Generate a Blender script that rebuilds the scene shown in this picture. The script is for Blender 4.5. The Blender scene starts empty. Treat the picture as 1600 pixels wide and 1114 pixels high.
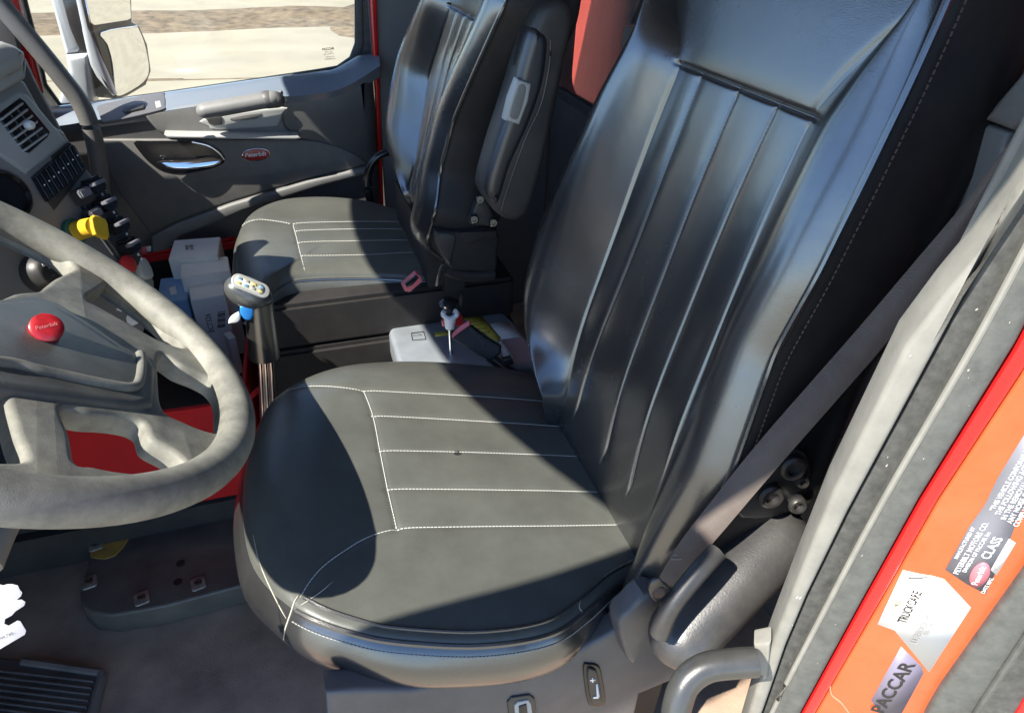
import bpy, bmesh, math, random
import numpy as np
from mathutils import Vector, Matrix, Quaternion
random.seed(4); np.random.seed(4)
S = bpy.context.scene
COL = S.collection
# ------------------------------------------------------------------ camera
F = 1035.0                                   # focal length in pixels of a 1600 px wide frame
def nrm(v):
    v = np.array(v, float); return v / np.linalg.norm(v)
EY = nrm((-425, 727, F)); EZ = nrm((70, 1514, -F)); EZ = nrm(EZ - EY * (EZ @ EY)); EX = -np.cross(EY, EZ)
M3 = np.array([EX, EY, EZ])                   # camera (right, up, forward) -> cab axes: x rearward, y to the passenger side, z up
cam = bpy.data.objects.new('camera', bpy.data.cameras.new('camera')); COL.objects.link(cam)
cam.data.sensor_fit = 'HORIZONTAL'; cam.data.sensor_width = 36; cam.data.lens = 36 * F / 1600
cam.data.clip_start = .01; cam.data.clip_end = 2000
R = Matrix([[M3[i][0], M3[i][1], -M3[i][2]] for i in range(3)])
cam.matrix_world = R.to_4x4()
S.camera = cam
# ------------------------------------------------------------------ sun and sky
SUN = np.array((.76, .30, -1.0))
w = bpy.data.worlds.new('World'); S.world = w; w.use_nodes = True
nt = w.node_tree; bg = nt.nodes['Background']; sk = nt.nodes.new('ShaderNodeTexSky')
sk.sky_type = 'NISHITA'; sk.sun_disc = False
sk.sun_elevation = math.atan2(1, math.hypot(.76, .30)); sk.sun_rotation = math.atan2(-.76, -.30)
nt.links.new(sk.outputs[0], bg.inputs[0]); bg.inputs[1].default_value = .125; sk.dust_density = .2; sk.ozone_density = 5.0; sk.air_density = 1.0; sk.altitude = 1500
sl = bpy.data.lights.new('sun', 'SUN'); sl.energy = 4.2; sl.angle = math.radians(.5); sl.color = (1, .95, .86)
so = bpy.data.objects.new('sun', sl); COL.objects.link(so)
so.rotation_euler = Vector(SUN).to_track_quat('-Z', 'Y').to_euler()
S.view_settings.view_transform = 'Standard'; S.view_settings.look = 'None'
S.view_settings.exposure = 1.55; S.view_settings.gamma = 1
try:
    S.cycles.max_bounces = 8; S.cycles.transparent_max_bounces = 16; S.cycles.sample_clamp_indirect = 6
except Exception: pass
# ------------------------------------------------------------------ pixel rays -> points on real planes
def ray(px, py): return M3 @ np.array([px - 800, 557 - py, F])
def P(px, py, pl):
    d = ray(px, py); p0, n = np.array(pl[0], float), np.array(pl[1], float)
    return d * (p0 @ n) / (d @ n)
def AT(px, py, dist): return nrm(ray(px, py)) * dist
def pz(z): return ((0, 0, z), (0, 0, 1))
def PR(x, y, z):
    c = M3.T @ np.array((x, y, z), float); return (800 + F * c[0] / c[2], 557 - F * c[1] / c[2])
def py_(y): return ((0, y, 0), (0, -1, 0))
def pxp(x): return ((x, 0, 0), (-1, 0, 0))
def off(pl, d):
    n = nrm(pl[1]); return (tuple(np.array(pl[0], float) + n * d), pl[1])
# ------------------------------------------------------------------ materials
MATS = {}
def mat(name, col, rough=.5, metal=0., spec=.5, bump=0., bscale=200., var=.0, vscale=8., dust=0., dcol=(.36, .34, .29), dscale=14.,
        coat=0., ior=1.5, kind='noise', rvar=.0, dsharp=.35, stretch=None):
    if name in MATS: return MATS[name]
    m = bpy.data.materials.new(name); m.use_nodes = True; t = m.node_tree; N = t.nodes; L = t.links
    b = N['Principled BSDF']
    b.inputs['Roughness'].default_value = rough; b.inputs['Metallic'].default_value = metal
    b.inputs['Specular IOR Level'].default_value = spec; b.inputs['Coat Weight'].default_value = coat
    b.inputs['IOR'].default_value = ior; b.inputs['Coat Roughness'].default_value = .17; b.inputs['Base Color'].default_value = (*col, 1)
    tc = N.new('ShaderNodeTexCoord'); src = tc.outputs['Object']
    if stretch:
        mp = N.new('ShaderNodeMapping'); mp.inputs['Scale'].default_value = stretch; L.new(src, mp.inputs[0]); ssrc = mp.outputs[0]
    else: ssrc = src
    cs = None
    if var > 0:
        nz = N.new('ShaderNodeTexNoise'); nz.inputs['Scale'].default_value = vscale; nz.inputs['Detail'].default_value = 6
        L.new(ssrc, nz.inputs['Vector'])
        mr = N.new('ShaderNodeMapRange'); mr.inputs['From Min'].default_value = .3; mr.inputs['From Max'].default_value = .7
        mr.inputs['To Min'].default_value = 1 - var; mr.inputs['To Max'].default_value = 1 + var
        L.new(nz.outputs['Fac'], mr.inputs['Value'])
        mx = N.new('ShaderNodeMix'); mx.data_type = 'RGBA'; mx.blend_type = 'MULTIPLY'; mx.inputs['Factor'].default_value = 1
        mx.inputs[6].default_value = (*col, 1); L.new(mr.outputs[0], mx.inputs[7]); cs = mx.outputs[2]
        if rvar > 0:
            m2 = N.new('ShaderNodeMapRange'); m2.inputs['From Min'].default_value = .3; m2.inputs['From Max'].default_value = .7
            m2.inputs['To Min'].default_value = max(.02, rough - rvar); m2.inputs['To Max'].default_value = rough + rvar
            L.new(nz.outputs['Fac'], m2.inputs['Value']); L.new(m2.outputs[0], b.inputs['Roughness'])
    if dust > 0:
        nd = N.new('ShaderNodeTexNoise'); nd.inputs['Scale'].default_value = dscale; nd.inputs['Detail'].default_value = 9; nd.inputs['Roughness'].default_value = .7
        L.new(src, nd.inputs['Vector'])
        md = N.new('ShaderNodeMapRange'); md.inputs['From Min'].default_value = .5 - dsharp * .5; md.inputs['From Max'].default_value = .5 + dsharp * .5
        md.inputs['To Min'].default_value = dust * .25; md.inputs['To Max'].default_value = dust
        L.new(nd.outputs['Fac'], md.inputs['Value'])
        m3 = N.new('ShaderNodeMix'); m3.data_type = 'RGBA'; L.new(md.outputs[0], m3.inputs['Factor'])
        if cs: L.new(cs, m3.inputs[6])
        else: m3.inputs[6].default_value = (*col, 1)
        m3.inputs[7].default_value = (*dcol, 1); cs = m3.outputs[2]
    if cs: L.new(cs, b.inputs['Base Color'])
    if bump > 0:
        bp = N.new('ShaderNodeBump'); bp.inputs['Strength'].default_value = bump; bp.inputs['Distance'].default_value = .0006
        if kind == 'leather':
            v = N.new('ShaderNodeTexVoronoi'); v.feature = 'DISTANCE_TO_EDGE'; v.inputs['Scale'].default_value = bscale
            nz2 = N.new('ShaderNodeTexNoise'); nz2.inputs['Scale'].default_value = bscale * .12; nz2.inputs['Detail'].default_value = 4
            L.new(src, v.inputs['Vector']); L.new(src, nz2.inputs['Vector'])
            a = N.new('ShaderNodeMath'); a.operation = 'MULTIPLY_ADD'; a.inputs[1].default_value = 3.0
            L.new(nz2.outputs['Fac'], a.inputs[0]); L.new(v.outputs['Distance'], a.inputs[2]); L.new(a.outputs[0], bp.inputs['Height'])
        elif kind == 'weave':
            wv = N.new('ShaderNodeTexWave'); wv.inputs['Scale'].default_value = bscale; wv.inputs['Distortion'].default_value = .3
            L.new(ssrc, wv.inputs['Vector']); L.new(wv.outputs['Fac'], bp.inputs['Height'])
        else:
            n3 = N.new('ShaderNodeTexNoise'); n3.inputs['Scale'].default_value = bscale; n3.inputs['Detail'].default_value = 4
            L.new(ssrc, n3.inputs['Vector']); L.new(n3.outputs['Fac'], bp.inputs['Height'])
        L.new(bp.outputs[0], b.inputs['Normal'])
    MATS[name] = m
    return m
def glass(name, tint, alpha, rough=.03):
    m = bpy.data.materials.new(name); m.use_nodes = True; t = m.node_tree; N = t.nodes; L = t.links
    N.remove(N['Principled BSDF']); out = N['Material Output']
    tr = N.new('ShaderNodeBsdfTransparent'); tr.inputs[0].default_value = (*tint, 1)
    gl = N.new('ShaderNodeBsdfGlossy'); gl.inputs['Roughness'].default_value = rough
    df = N.new('ShaderNodeBsdfDiffuse'); df.inputs[0].default_value = (.6, .57, .5, 1)
    fr = N.new('ShaderNodeFresnel'); fr.inputs['IOR'].default_value = 1.45
    m1 = N.new('ShaderNodeMixShader'); m2 = N.new('ShaderNodeMixShader'); m1.inputs[0].default_value = alpha
    L.new(tr.outputs[0], m1.inputs[1]); L.new(df.outputs[0], m1.inputs[2])
    L.new(fr.outputs[0], m2.inputs[0]); L.new(m1.outputs[0], m2.inputs[1]); L.new(gl.outputs[0], m2.inputs[2])
    L.new(m2.outputs[0], out.inputs[0]); return m
LEATHER = mat('black_leather', (.017, .017, .018), .26, spec=1.0, bump=.16, bscale=420, kind='leather', var=.15, vscale=5, dust=.10, dcol=(.16, .16, .15), dscale=7, rvar=.05, coat=.6, ior=1.62)
LEATHER2 = mat('dusty_black_leather', (.03, .03, .029), .38, spec=.45, bump=.2, bscale=420, kind='leather', var=.12, vscale=5, dust=.42, dcol=(.235, .245, .205), dscale=10, dsharp=.9, rvar=.06, coat=.12)
SIDEFAB = mat('black_vinyl', (.012, .011, .012), .6, spec=.3, bump=.2, bscale=300, var=.2, dust=.05)
GTHREAD = mat('grey_thread', (.28, .28, .26), .8)
THREAD = mat('pale_thread', (.55, .55, .5), .8)
BLKPL = mat('black_plastic', (.018, .018, .02), .42, bump=.12, bscale=500, var=.1, dust=.1)
GLOSSBLK = mat('gloss_black', (.012, .012, .014), .18)
GREYPL = mat('grey_plastic', (.13, .132, .13), .5, bump=.3, bscale=700, var=.12, dust=.3, dcol=(.3, .29, .26))
DKGREY = mat('dark_grey_plastic', (.065, .063, .064), .5, bump=.3, bscale=700, var=.12, dust=.12)
LTGREY = mat('light_grey_plastic', (.36, .37, .36), .45, bump=.2, bscale=700, var=.08, dust=.2)
WHEELM = mat('dusty_wheel_rubber', (.045, .045, .045), .58, spec=.4, bump=.45, bscale=1100, var=.3, vscale=60, dust=.78, dcol=(.33, .325, .27), dscale=14, dsharp=.32)
PADM = mat('wheel_pad_plastic', (.045, .05, .05), .45, bump=.35, bscale=600, var=.25, vscale=20, dust=.2, dscale=12)
RED = mat('red_paint', (.58, .012, .012), .25, coat=.5, var=.05)
REDEMB = mat('red_enamel', (.33, .012, .018), .35, var=.35, vscale=120, coat=.3)
ORANGE = mat('red_paint_sun_tint', (.72, .085, .02), .35, coat=.3, var=.08, vscale=14, dust=.10, dcol=(.6, .35, .22), dscale=35, bump=.15, bscale=60)  # same red paint, shifted to orange to imitate overexposure in direct sun
PINKRED = mat('dump_body_paint', (.6, .10, .075), .5, var=.12, vscale=6, stretch=(1, 6, .4))
SEAL = mat('rubber_seal', (.06, .062, .057), .65, bump=.4, bscale=180, var=.25, vscale=60, dust=.5, dcol=(.16, .16, .145), dscale=90)
SEALLT = mat('pale_vinyl_trim', (.22, .21, .18), .55, bump=.35, bscale=150, var=.15, vscale=50, dust=.4, dcol=(.27, .265, .235), dscale=110)
SEALDK = mat('dark_rubber', (.026, .026, .025), .6, bump=.5, bscale=160, var=.3, vscale=90, dust=.3, dcol=(.24, .24, .22), dscale=110, stretch=(1, 1, .3))
CHROME = mat('chrome', (.8, .8, .8), .08, metal=1)
STEEL = mat('brushed_steel', (.5, .5, .5), .3, metal=1, bump=.1, bscale=300)
SILVER = mat('silver_case', (.42, .47, .52), .35, metal=.6, var=.12, vscale=25, dust=.15)
CARD = mat('white_card', (.82, .81, .79), .7, var=.05, vscale=20)
BLUECARD = mat('blue_card', (.22, .38, .62), .6, var=.1, vscale=20)
INK = mat('black_ink', (.02, .02, .02), .6)
GREYINK = mat('grey_ink', (.3, .29, .28), .6)
WHITEINK = mat('white_print', (.8, .8, .8), .6)
YELLOW = mat('yellow_plastic', (.75, .46, .01), .4, var=.08, dust=.1)
YELLOWLBL = mat('yellow_label', (.7, .58, .08), .5)
BLUEPL = mat('blue_plastic', (.02, .22, .62), .35)
WHITEPL = mat('white_plastic', (.7, .7, .68), .4)
REDPL = mat('red_plastic', (.55, .03, .03), .4)
PINKPL = mat('faded_red_plastic', (.62, .13, .15), .5)
REDFAB = mat('red_tote_fabric', (.5, .006, .008), .8, bump=.5, bscale=500, var=.15)
BLKFAB = mat('black_fabric', (.012, .012, .013), .85, bump=.5, bscale=500)
CARPET = mat('carpet', (.30, .21, .15), .95, spec=.1, bump=1., bscale=260, var=.5, vscale=12, dust=.5, dcol=(.46, .35, .27), dscale=9)
MATRUB = mat('floor_rubber', (.15, .125, .11), .6, bump=.5, bscale=240, var=.3, vscale=18, dust=.3, dcol=(.16, .14, .12))
PLATE = mat('painted_cover', (.08, .078, .07), .45, bump=.4, bscale=120, var=.3, vscale=20, dust=.3, dcol=(.2, .17, .13))
AMBER = mat('yellow_insulation', (.42, .24, .05), .8, bump=.6, bscale=90, var=.3, vscale=30)
WEB = mat('belt_webbing', (.085, .06, .05), .75, bump=.6, bscale=420, kind='weave', var=.12, vscale=30, dust=.2, stretch=(1, 1, 1))
HEADL = mat('headliner', (.16, .155, .145), .9, bump=.4, bscale=300)
LABELGR = mat('grey_label', (.17, .17, .19), .45, var=.08, vscale=40)
LABELW = mat('white_sticker', (.82, .81, .79), .5)
SAND = mat('pale_concrete', (.34, .30, .215), .9, bump=.5, bscale=20, var=.12, vscale=1.2, dust=.3, dcol=(.29, .245, .16), dscale=.5)
DIRT = mat('dirt', (.17, .125, .075), .95, bump=1, bscale=12, var=.45, vscale=5)
MIRH = mat('mirror_housing', (.45, .47, .5), .35, coat=.3, var=.05)
MIRR = mat('mirror_glass', (.85, .85, .85), .02, metal=1)
WINGLASS = glass('window_glass', (.97, .98, .96), .02)
REARGLASS = glass('hazy_rear_glass', (.85, .8, .78), .10)
# ------------------------------------------------------------------ object helpers
OFFS = {}
def link(o, parent=None):
    COL.objects.link(o)
    if parent is not None:
        o.parent = parent; OFFS[o.name] = OFFS.get(parent.name, np.zeros(3))
    else: OFFS[o.name] = np.zeros(3)
    return o
def props(o, label=None, cat=None, group=None, kind=None):
    if label: o['label'] = label
    if cat: o['category'] = cat
    if group: o['group'] = group
    if kind: o['kind'] = kind
    return o
def thing(name, label, cat, loc, group=None):
    o = bpy.data.objects.new(name, None); o.empty_display_size = .05; COL.objects.link(o); o.location = loc
    OFFS[o.name] = np.array(loc, float)
    return props(o, label, cat, group)
def mk(name, verts, faces, m, parent=None, smooth=True, angle=40):
    v = np.asarray(verts, float)
    if parent is not None: v = v - OFFS[parent.name]
    me = bpy.data.meshes.new(name); me.from_pydata(v.tolist(), [], [list(map(int, f)) for f in faces]); me.update()
    bm = bmesh.new(); bm.from_mesh(me); bmesh.ops.recalc_face_normals(bm, faces=bm.faces); 
    for f in bm.faces: f.smooth = smooth
    if smooth:
        ca = math.radians(angle)
        for e in bm.edges:
            if len(e.link_faces) == 2 and e.calc_face_angle(0) > ca: e.smooth = False
    bm.to_mesh(me); bm.free()
    if m: me.materials.append(m)
    return link(bpy.data.objects.new(name, me), parent)
def catmull(pts, n=8, closed=False):
    p = np.asarray(pts, float); K = len(p); out = []
    rng = range(K) if closed else range(K - 1)
    for i in rng:
        if closed: a, b, c, d = p[(i - 1) % K], p[i], p[(i + 1) % K], p[(i + 2) % K]
        else: a, b, c, d = p[max(i - 1, 0)], p[i], p[i + 1], p[min(i + 2, K - 1)]
        for k in range(n):
            t = k / n
            out.append(.5 * ((2 * b) + (c - a) * t + (2 * a - 5 * b + 4 * c - d) * t * t + (3 * b - a - 3 * c + d) * t ** 3))
    if not closed: out.append(p[-1])
    return np.array(out)
def frame(n, hint=(0, 0, 1)):
    n = nrm(n); h = np.array(hint, float)
    if abs(n @ nrm(h)) > .98: h = np.array((1., 0, 0))
    u = nrm(np.cross(h, n)); v = np.cross(n, u); return u, v, n
def plate3(name, loops, n, thick, m, parent=None, bevel=.0, res=2, hint=(0, 0, 1), smooth=True, angle=35):
    """flat outline(s) of 3-D points lying on one plane, front face there, body behind it"""
    u, v, n = frame(n, hint); o0 = np.mean(np.asarray(loops[0]), 0)
    cu = bpy.data.curves.new(name, 'CURVE'); cu.dimensions = '2D'; cu.fill_mode = 'BOTH'
    b = min(bevel, thick * .49)
    cu.extrude = max(thick * .5 - b, 1e-5); cu.bevel_depth = b; cu.bevel_resolution = res; cu.offset = -b
    for lp in loops:
        sp = cu.splines.new('POLY'); sp.points.add(len(lp) - 1); sp.use_cyclic_u = True
        for i, q in enumerate(lp):
            d = np.asarray(q) - o0; sp.points[i].co = (d @ u, d @ v, 0, 1)
    ob = bpy.data.objects.new('tmp', cu); COL.objects.link(ob)
    me = bpy.data.meshes.new_from_object(ob.evaluated_get(bpy.context.evaluated_depsgraph_get()))
    bpy.data.objects.remove(ob); bpy.data.curves.remove(cu)
    co = np.array([x.co for x in me.vertices]); fs = [tuple(f.vertices) for f in me.polygons]; bpy.data.meshes.remove(me)
    W = o0 + co[:, :1] * u + co[:, 1:2] * v + (co[:, 2:3] - thick * .5) * n
    ob = mk(name, W, fs, m, parent, smooth, angle)
    bm = bmesh.new(); bm.from_mesh(ob.data); bmesh.ops.remove_doubles(bm, verts=bm.verts, dist=1e-6)
    bmesh.ops.recalc_face_normals(bm, faces=bm.faces); bm.to_mesh(ob.data); bm.free()
    return ob
def facing(pl):
    n = nrm(pl[1]); return n if (np.array(pl[0]) @ n) < 0 else -n
def plate(name, pts, pl, thick, m, parent=None, bevel=0., sm=0, holes=(), **k):
    lp = [np.array([P(x, y, pl) for x, y in q]) for q in [pts, *holes]]
    if sm: lp = [catmull(q, sm, True) for q in lp]
    return plate3(name, lp, facing(pl), thick, m, parent, bevel, **k)
def rrect(c, u, v, a, b, r, n=5):
    out = []
    for sx, sy, a0 in ((1, 1, 0), (-1, 1, 90), (-1, -1, 180), (1, -1, 270)):
        for k in range(n + 1):
            t = math.radians(a0 + 90 * k / n)
            out.append(np.array(c) + np.array(u) * (sx * (a - r) + r * math.cos(t)) + np.array(v) * (sy * (b - r) + r * math.sin(t)))
    return np.array(out)
def tube(name, path, rad, m, parent=None, sides=14, cap=True, sm=6, flat=1.0, upv=(0, 0, 1), closed=False, add=None):
    p = np.asarray(path, float)
    r = np.full(len(p), rad) if np.isscalar(rad) else np.asarray(rad, float)
    if sm:
        r = catmull(r[:, None], sm, closed)[:, 0]; p = catmull(p, sm, closed)
    V, Fc = [], []; up = np.array(upv, float); K = len(p)
    for i in range(K):
        t = p[(i + 1) % K] - p[i - 1] if closed else p[min(i + 1, K - 1)] - p[max(i - 1, 0)]
        t = nrm(t); a = np.cross(up, t)
        if np.linalg.norm(a) < 1e-3: a = np.cross((1, 0, 0), t)
        a = nrm(a); b = np.cross(t, a)
        for k in range(sides):
            th = 2 * math.pi * k / sides
            V.append(p[i] + r[i] * (math.cos(th) * a + flat * math.sin(th) * b))
    for i in range(K if closed else K - 1):
        j = (i + 1) % K
        for k in range(sides):
            Fc.append((i * sides + k, i * sides + (k + 1) % sides, j * sides + (k + 1) % sides, j * sides + k))
    if cap and not closed:
        Fc.append(tuple(range(sides))[::-1]); Fc.append(tuple((K - 1) * sides + k for k in range(sides)))
    if add is not None:
        b0 = len(add[0]); add[0].extend(V); add[1].extend([tuple(x + b0 for x in f) for f in Fc]); return None
    return mk(name, V, Fc, m, parent)
def capsule(name, a, b, ra, rb, m, parent=None, sides=20, flat=1., upv=(0, 0, 1)):
    a, b = np.array(a, float), np.array(b, float); d = nrm(b - a); pth, rr = [], []
    for k in range(7):
        t = math.pi / 2 * k / 6; pth.append(a - d * ra * math.cos(t)); rr.append(max(ra * math.sin(t), 1e-4))
    for k in range(7):
        t = math.pi / 2 * k / 6; pth.append(b + d * rb * math.sin(t)); rr.append(max(rb * math.cos(t), 1e-4))
    return tube(name, pth, rr, m, parent, sides, sm=0, flat=flat, upv=upv)
def lathe(name, c, axis, prof, m, parent=None, sides=28):
    u, v, n = frame(axis); V, Fc = [], []
    for r, h in prof:
        for k in range(sides):
            t = 2 * math.pi * k / sides; V.append(np.array(c) + n * h + max(r, 1e-5) * (math.cos(t) * u + math.sin(t) * v))
    for i in range(len(prof) - 1):
        for k in range(sides): Fc.append((i * sides + k, i * sides + (k + 1) % sides, (i + 1) * sides + (k + 1) % sides, (i + 1) * sides + k))
    Fc.append(tuple(range(sides))); Fc.append(tuple((len(prof) - 1) * sides + k for k in range(sides)))
    return mk(name, V, Fc, m, parent)
def boxm(name, c, ax, size, m, parent=None, bevel=.002, seg=2):
    """box centred at c with axes ax (3 vectors) and full sizes"""
    bm = bmesh.new(); bmesh.ops.create_cube(bm, size=1)
    for v in bm.verts: v.co = Vector((v.co.x * size[0], v.co.y * size[1], v.co.z * size[2]))
    if bevel: bmesh.ops.bevel(bm, geom=bm.edges[:], offset=min(bevel, min(size) * .45), segments=seg, affect='EDGES')
    A = np.array([nrm(a) for a in ax]); V = [np.array(c) + np.array(v.co) @ A for v in bm.verts]
    Fc = [[v.index for v in f.verts] for f in bm.faces]; bm.free()
    return mk(name, V, Fc, m, parent)
XYZ = ((1, 0, 0), (0, 1, 0), (0, 0, 1))
def slab(name, lo, hi, m, parent=None, bevel=.004):
    lo, hi = np.array(lo), np.array(hi); return boxm(name, (lo + hi) / 2, XYZ, hi - lo, m, parent, bevel)
def text3(name, s, a, b, n, m, parent=None, hfac=None, lift=.0006, shear=0., bold=0., depth=.0002):
    """writing whose baseline runs from a to b on a surface of normal n"""
    a, b, n = np.array(a), np.array(b), nrm(n); d = b - a; Wd = np.linalg.norm(d); u = d / Wd; v = np.cross(n, u)
    cu = bpy.data.curves.new(name, 'FONT'); cu.body = s; cu.size = 1; cu.extrude = 0; cu.shear = shear; cu.offset = bold; cu.resolution_u = 3
    ob = bpy.data.objects.new('tmp', cu); COL.objects.link(ob)
    me = bpy.data.meshes.new_from_object(ob.evaluated_get(bpy.context.evaluated_depsgraph_get()))
    bpy.data.objects.remove(ob); bpy.data.curves.remove(cu)
    co = np.array([x.co for x in me.vertices]); fs = [tuple(f.vertices) for f in me.polygons]; bpy.data.meshes.remove(me)
    co[:, 0] -= co[:, 0].min(); k = Wd / co[:, 0].max(); ky = k if hfac is None else hfac / .7
    W = a + co[:, :1] * k * u + co[:, 1:2] * ky * v + n * lift
    return mk(name, W, fs, m, parent, False)
def text(name, s, pa, pb, pl, m, parent=None, **k):
    return text3(name, s, P(*pa, pl), P(*pb, pl), facing(pl), m, parent, **k)
def dpoly(pts, poly):
    """distance of 2-D points to a polyline"""
    best = np.full(len(pts), 9.)
    for a, b in zip(poly[:-1], poly[1:]):
        ab = b - a; t = np.clip(((pts - a) @ ab) / max(ab @ ab, 1e-12), 0, 1)
        best = np.minimum(best, np.linalg.norm(pts - (a + t[:, None] * ab), axis=1))
    return best
def stitches(name, lines, parent, m=THREAD, step=.0055, ln=.0036, r=.0006):
    V, Fc = [], []
    for q in lines:
        q = np.asarray(q); seg = np.linalg.norm(np.diff(q, axis=0), axis=1); s = np.r_[0, np.cumsum(seg)]
        for k in range(int(s[-1] / step)):
            a = np.array([np.interp(k * step, s, q[:, j]) for j in range(3)]); b = np.array([np.interp(k * step + ln, s, q[:, j]) for j in range(3)])
            tube('', [a, b], r, None, sides=4, sm=0, add=(V, Fc))
    return props(mk(name, V, Fc, m, parent), kind='stuff')
# ================================================================== THE CAB SHELL (setting)
FLOORZ = -1.12; ROOFZ = .42
slab('cab_floor', (-1.0, .16, FLOORZ - .06), (.80, 1.9, FLOORZ), CARPET)['kind'] = 'structure'
hy = np.linspace(.085, 1.92, 25); hx = -.66 + .20 * np.abs((hy - 1.02) / .86) ** 2.4
roof = [(x, y, ROOFZ) for x, y in zip(hx, hy)] + [(.85, 1.92, ROOFZ), (.85, .085, ROOFZ)]
props(plate3('cab_roof', [np.array(roof) + (0, 0, .07)], (0, 0, 1), .07, HEADL, None, .01), kind='structure')
BW = .76
bwl = [(BW, .14, FLOORZ), (BW, 1.92, FLOORZ), (BW, 1.92, .45), (BW, .14, .45)]
bwh = rrect((BW, 1.05, -.16), (0, 1, 0), (0, 0, 1), .775, .272, .05)
props(plate3('cab_back_wall', [bwl, bwh], (-1, 0, 0), .05, DKGREY, None, .006), kind='structure')
slab('cab_side_wall', (.47, .16, FLOORZ), (BW, .20, .44), DKGREY)['kind'] = 'structure'
slab('cab_firewall', (-1.0, .16, FLOORZ), (-.94, 1.9, -.35), DKGREY)['kind'] = 'structure'
# ground outside
G = -2.35
gx, gy = np.meshgrid(np.linspace(-60, 60, 90), np.r_[np.linspace(-25, 2, 12), np.linspace(2.4, 32, 130), np.linspace(34, 400, 12)])
gz = np.full(gx.shape, G)
props(mk('ground', np.c_[gx.ravel() * np.maximum(1, gy.ravel() / 25), gy.ravel(), gz.ravel()],
   [(j * 90 + i, j * 90 + i + 1, (j + 1) * 90 + i + 1, (j + 1) * 90 + i) for j in range(gx.shape[0] - 1) for i in range(89)], SAND), kind='structure')
# ================================================================== SEAT UPHOLSTERY BUILDERS
class Cushion:
    def __init__(s, ctrl, z0, slope, seams, Rk, NT=300, NR=110):
        s.z0, s.sl = z0, slope
        o = catmull(ctrl, 40, True); seg = np.linalg.norm(np.diff(np.vstack([o, o[:1]]), axis=0), axis=1); L = np.r_[0, np.cumsum(seg)]
        oo = np.vstack([o, o[:1]]); t = np.linspace(0, L[-1], NT, endpoint=False)
        s.o = np.c_[np.interp(t, L, oo[:, 0]), np.interp(t, L, oo[:, 1])]; s.c = s.o.mean(0); s.NT = NT
        rk = catmull(np.array(Rk), 40, True); s.Rk = np.c_[np.interp(t, L, np.r_[rk[:, 0], rk[0, 0]]), np.interp(t, L, np.r_[rk[:, 1], rk[0, 1]])]
        s.seams = seams; s.NR = NR
    def ang(s, q):
        d = q - s.c; a = np.arctan2(d[:, 1], d[:, 0]); oa = np.arctan2(s.o[:, 1] - s.c[1], s.o[:, 0] - s.c[0])
        order = np.argsort(oa); return np.interp(a, oa[order], order.astype(float) * 0 + np.arange(len(order)), period=2 * np.pi), order
    def h(s, q, i=None):
        q = np.asarray(q, float)
        if i is None:
            k, order = s.ang(q); i = order[np.clip(np.round(k).astype(int), 0, s.NT - 1)]
        rad = np.linalg.norm(s.o[i] - s.c, axis=1); e = np.clip(rad - np.linalg.norm(q - s.c, axis=1), 0, None)
        Rr, kk = s.Rk[i, 0], s.Rk[i, 1]; x = np.clip(1 - e / Rr, 0, 1)
        z = s.z0 - s.sl * q[:, 0] - kk * (1 - np.sqrt(np.clip(1 - x * x, 0, 1)))
        z += .008 * (1 - np.clip(np.linalg.norm(q - s.c, axis=1) / rad, 0, 1) ** 2)
        for poly, dep, wd in s.seams:
            d = dpoly(q, np.asarray(poly)); z -= dep * (np.exp(-(d / wd) ** 2) + .55 * np.exp(-(d / (wd * 4)) ** 2))
        return z
    def on(s, poly, n=40, lift=.0012):
        q = catmull(np.asarray(poly, float), max(2, n // max(1, len(poly) - 1)))
        return np.c_[q, s.h(q) + lift]
    def build(s, name, m, parent, skirt, m2=None):
        V = []; Fc = []; NT = s.NT
        rho = np.r_[np.linspace(0.02, .75, int(s.NR * .62)), np.linspace(.75, 1, int(s.NR * .38) + 1)[1:]]
        for r in rho:
            q = s.c + (s.o - s.c) * r; V.append(np.c_[q, s.h(q, np.arange(NT))])
        nv = s.o - s.c; tang = np.roll(s.o, -1, 0) - np.roll(s.o, 1, 0); nv = np.c_[tang[:, 1], -tang[:, 0]]; nv /= np.linalg.norm(nv, axis=1)[:, None]
        if (nv[0] @ (s.o[0] - s.c)) < 0: nv = -nv
        base = V[-1]; sk = catmull(np.array(skirt, float), 6)
        ph = np.linspace(0, 2 * np.pi, NT, endpoint=False)
        for oo, dz in sk[1:]:
            wob = 1 + .10 * np.sin(ph * 7) * min(1, -dz / .05) + .05 * np.sin(ph * 17 + 1) * min(1, -dz / .05)
            V.append(np.c_[s.o + nv * (oo * wob)[:, None], base[:, 2] + dz])
        n = len(V); V = np.vstack(V)
        for j in range(n - 1):
            for i in range(NT):
                k = (i + 1) % NT; Fc.append((j * NT + i, j * NT + k, (j + 1) * NT + k, (j + 1) * NT + i))
        Fc.append(tuple(range(NT)))
        s.base = base
        ob = mk(name, V, Fc, m, parent, True, 75)
        if m2:
            ob.data.materials.append(m2); nt_ = (len(rho) - 1) * NT
            for f in ob.data.polygons:
                if f.index >= nt_: f.material_index = 1
        return ob
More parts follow.
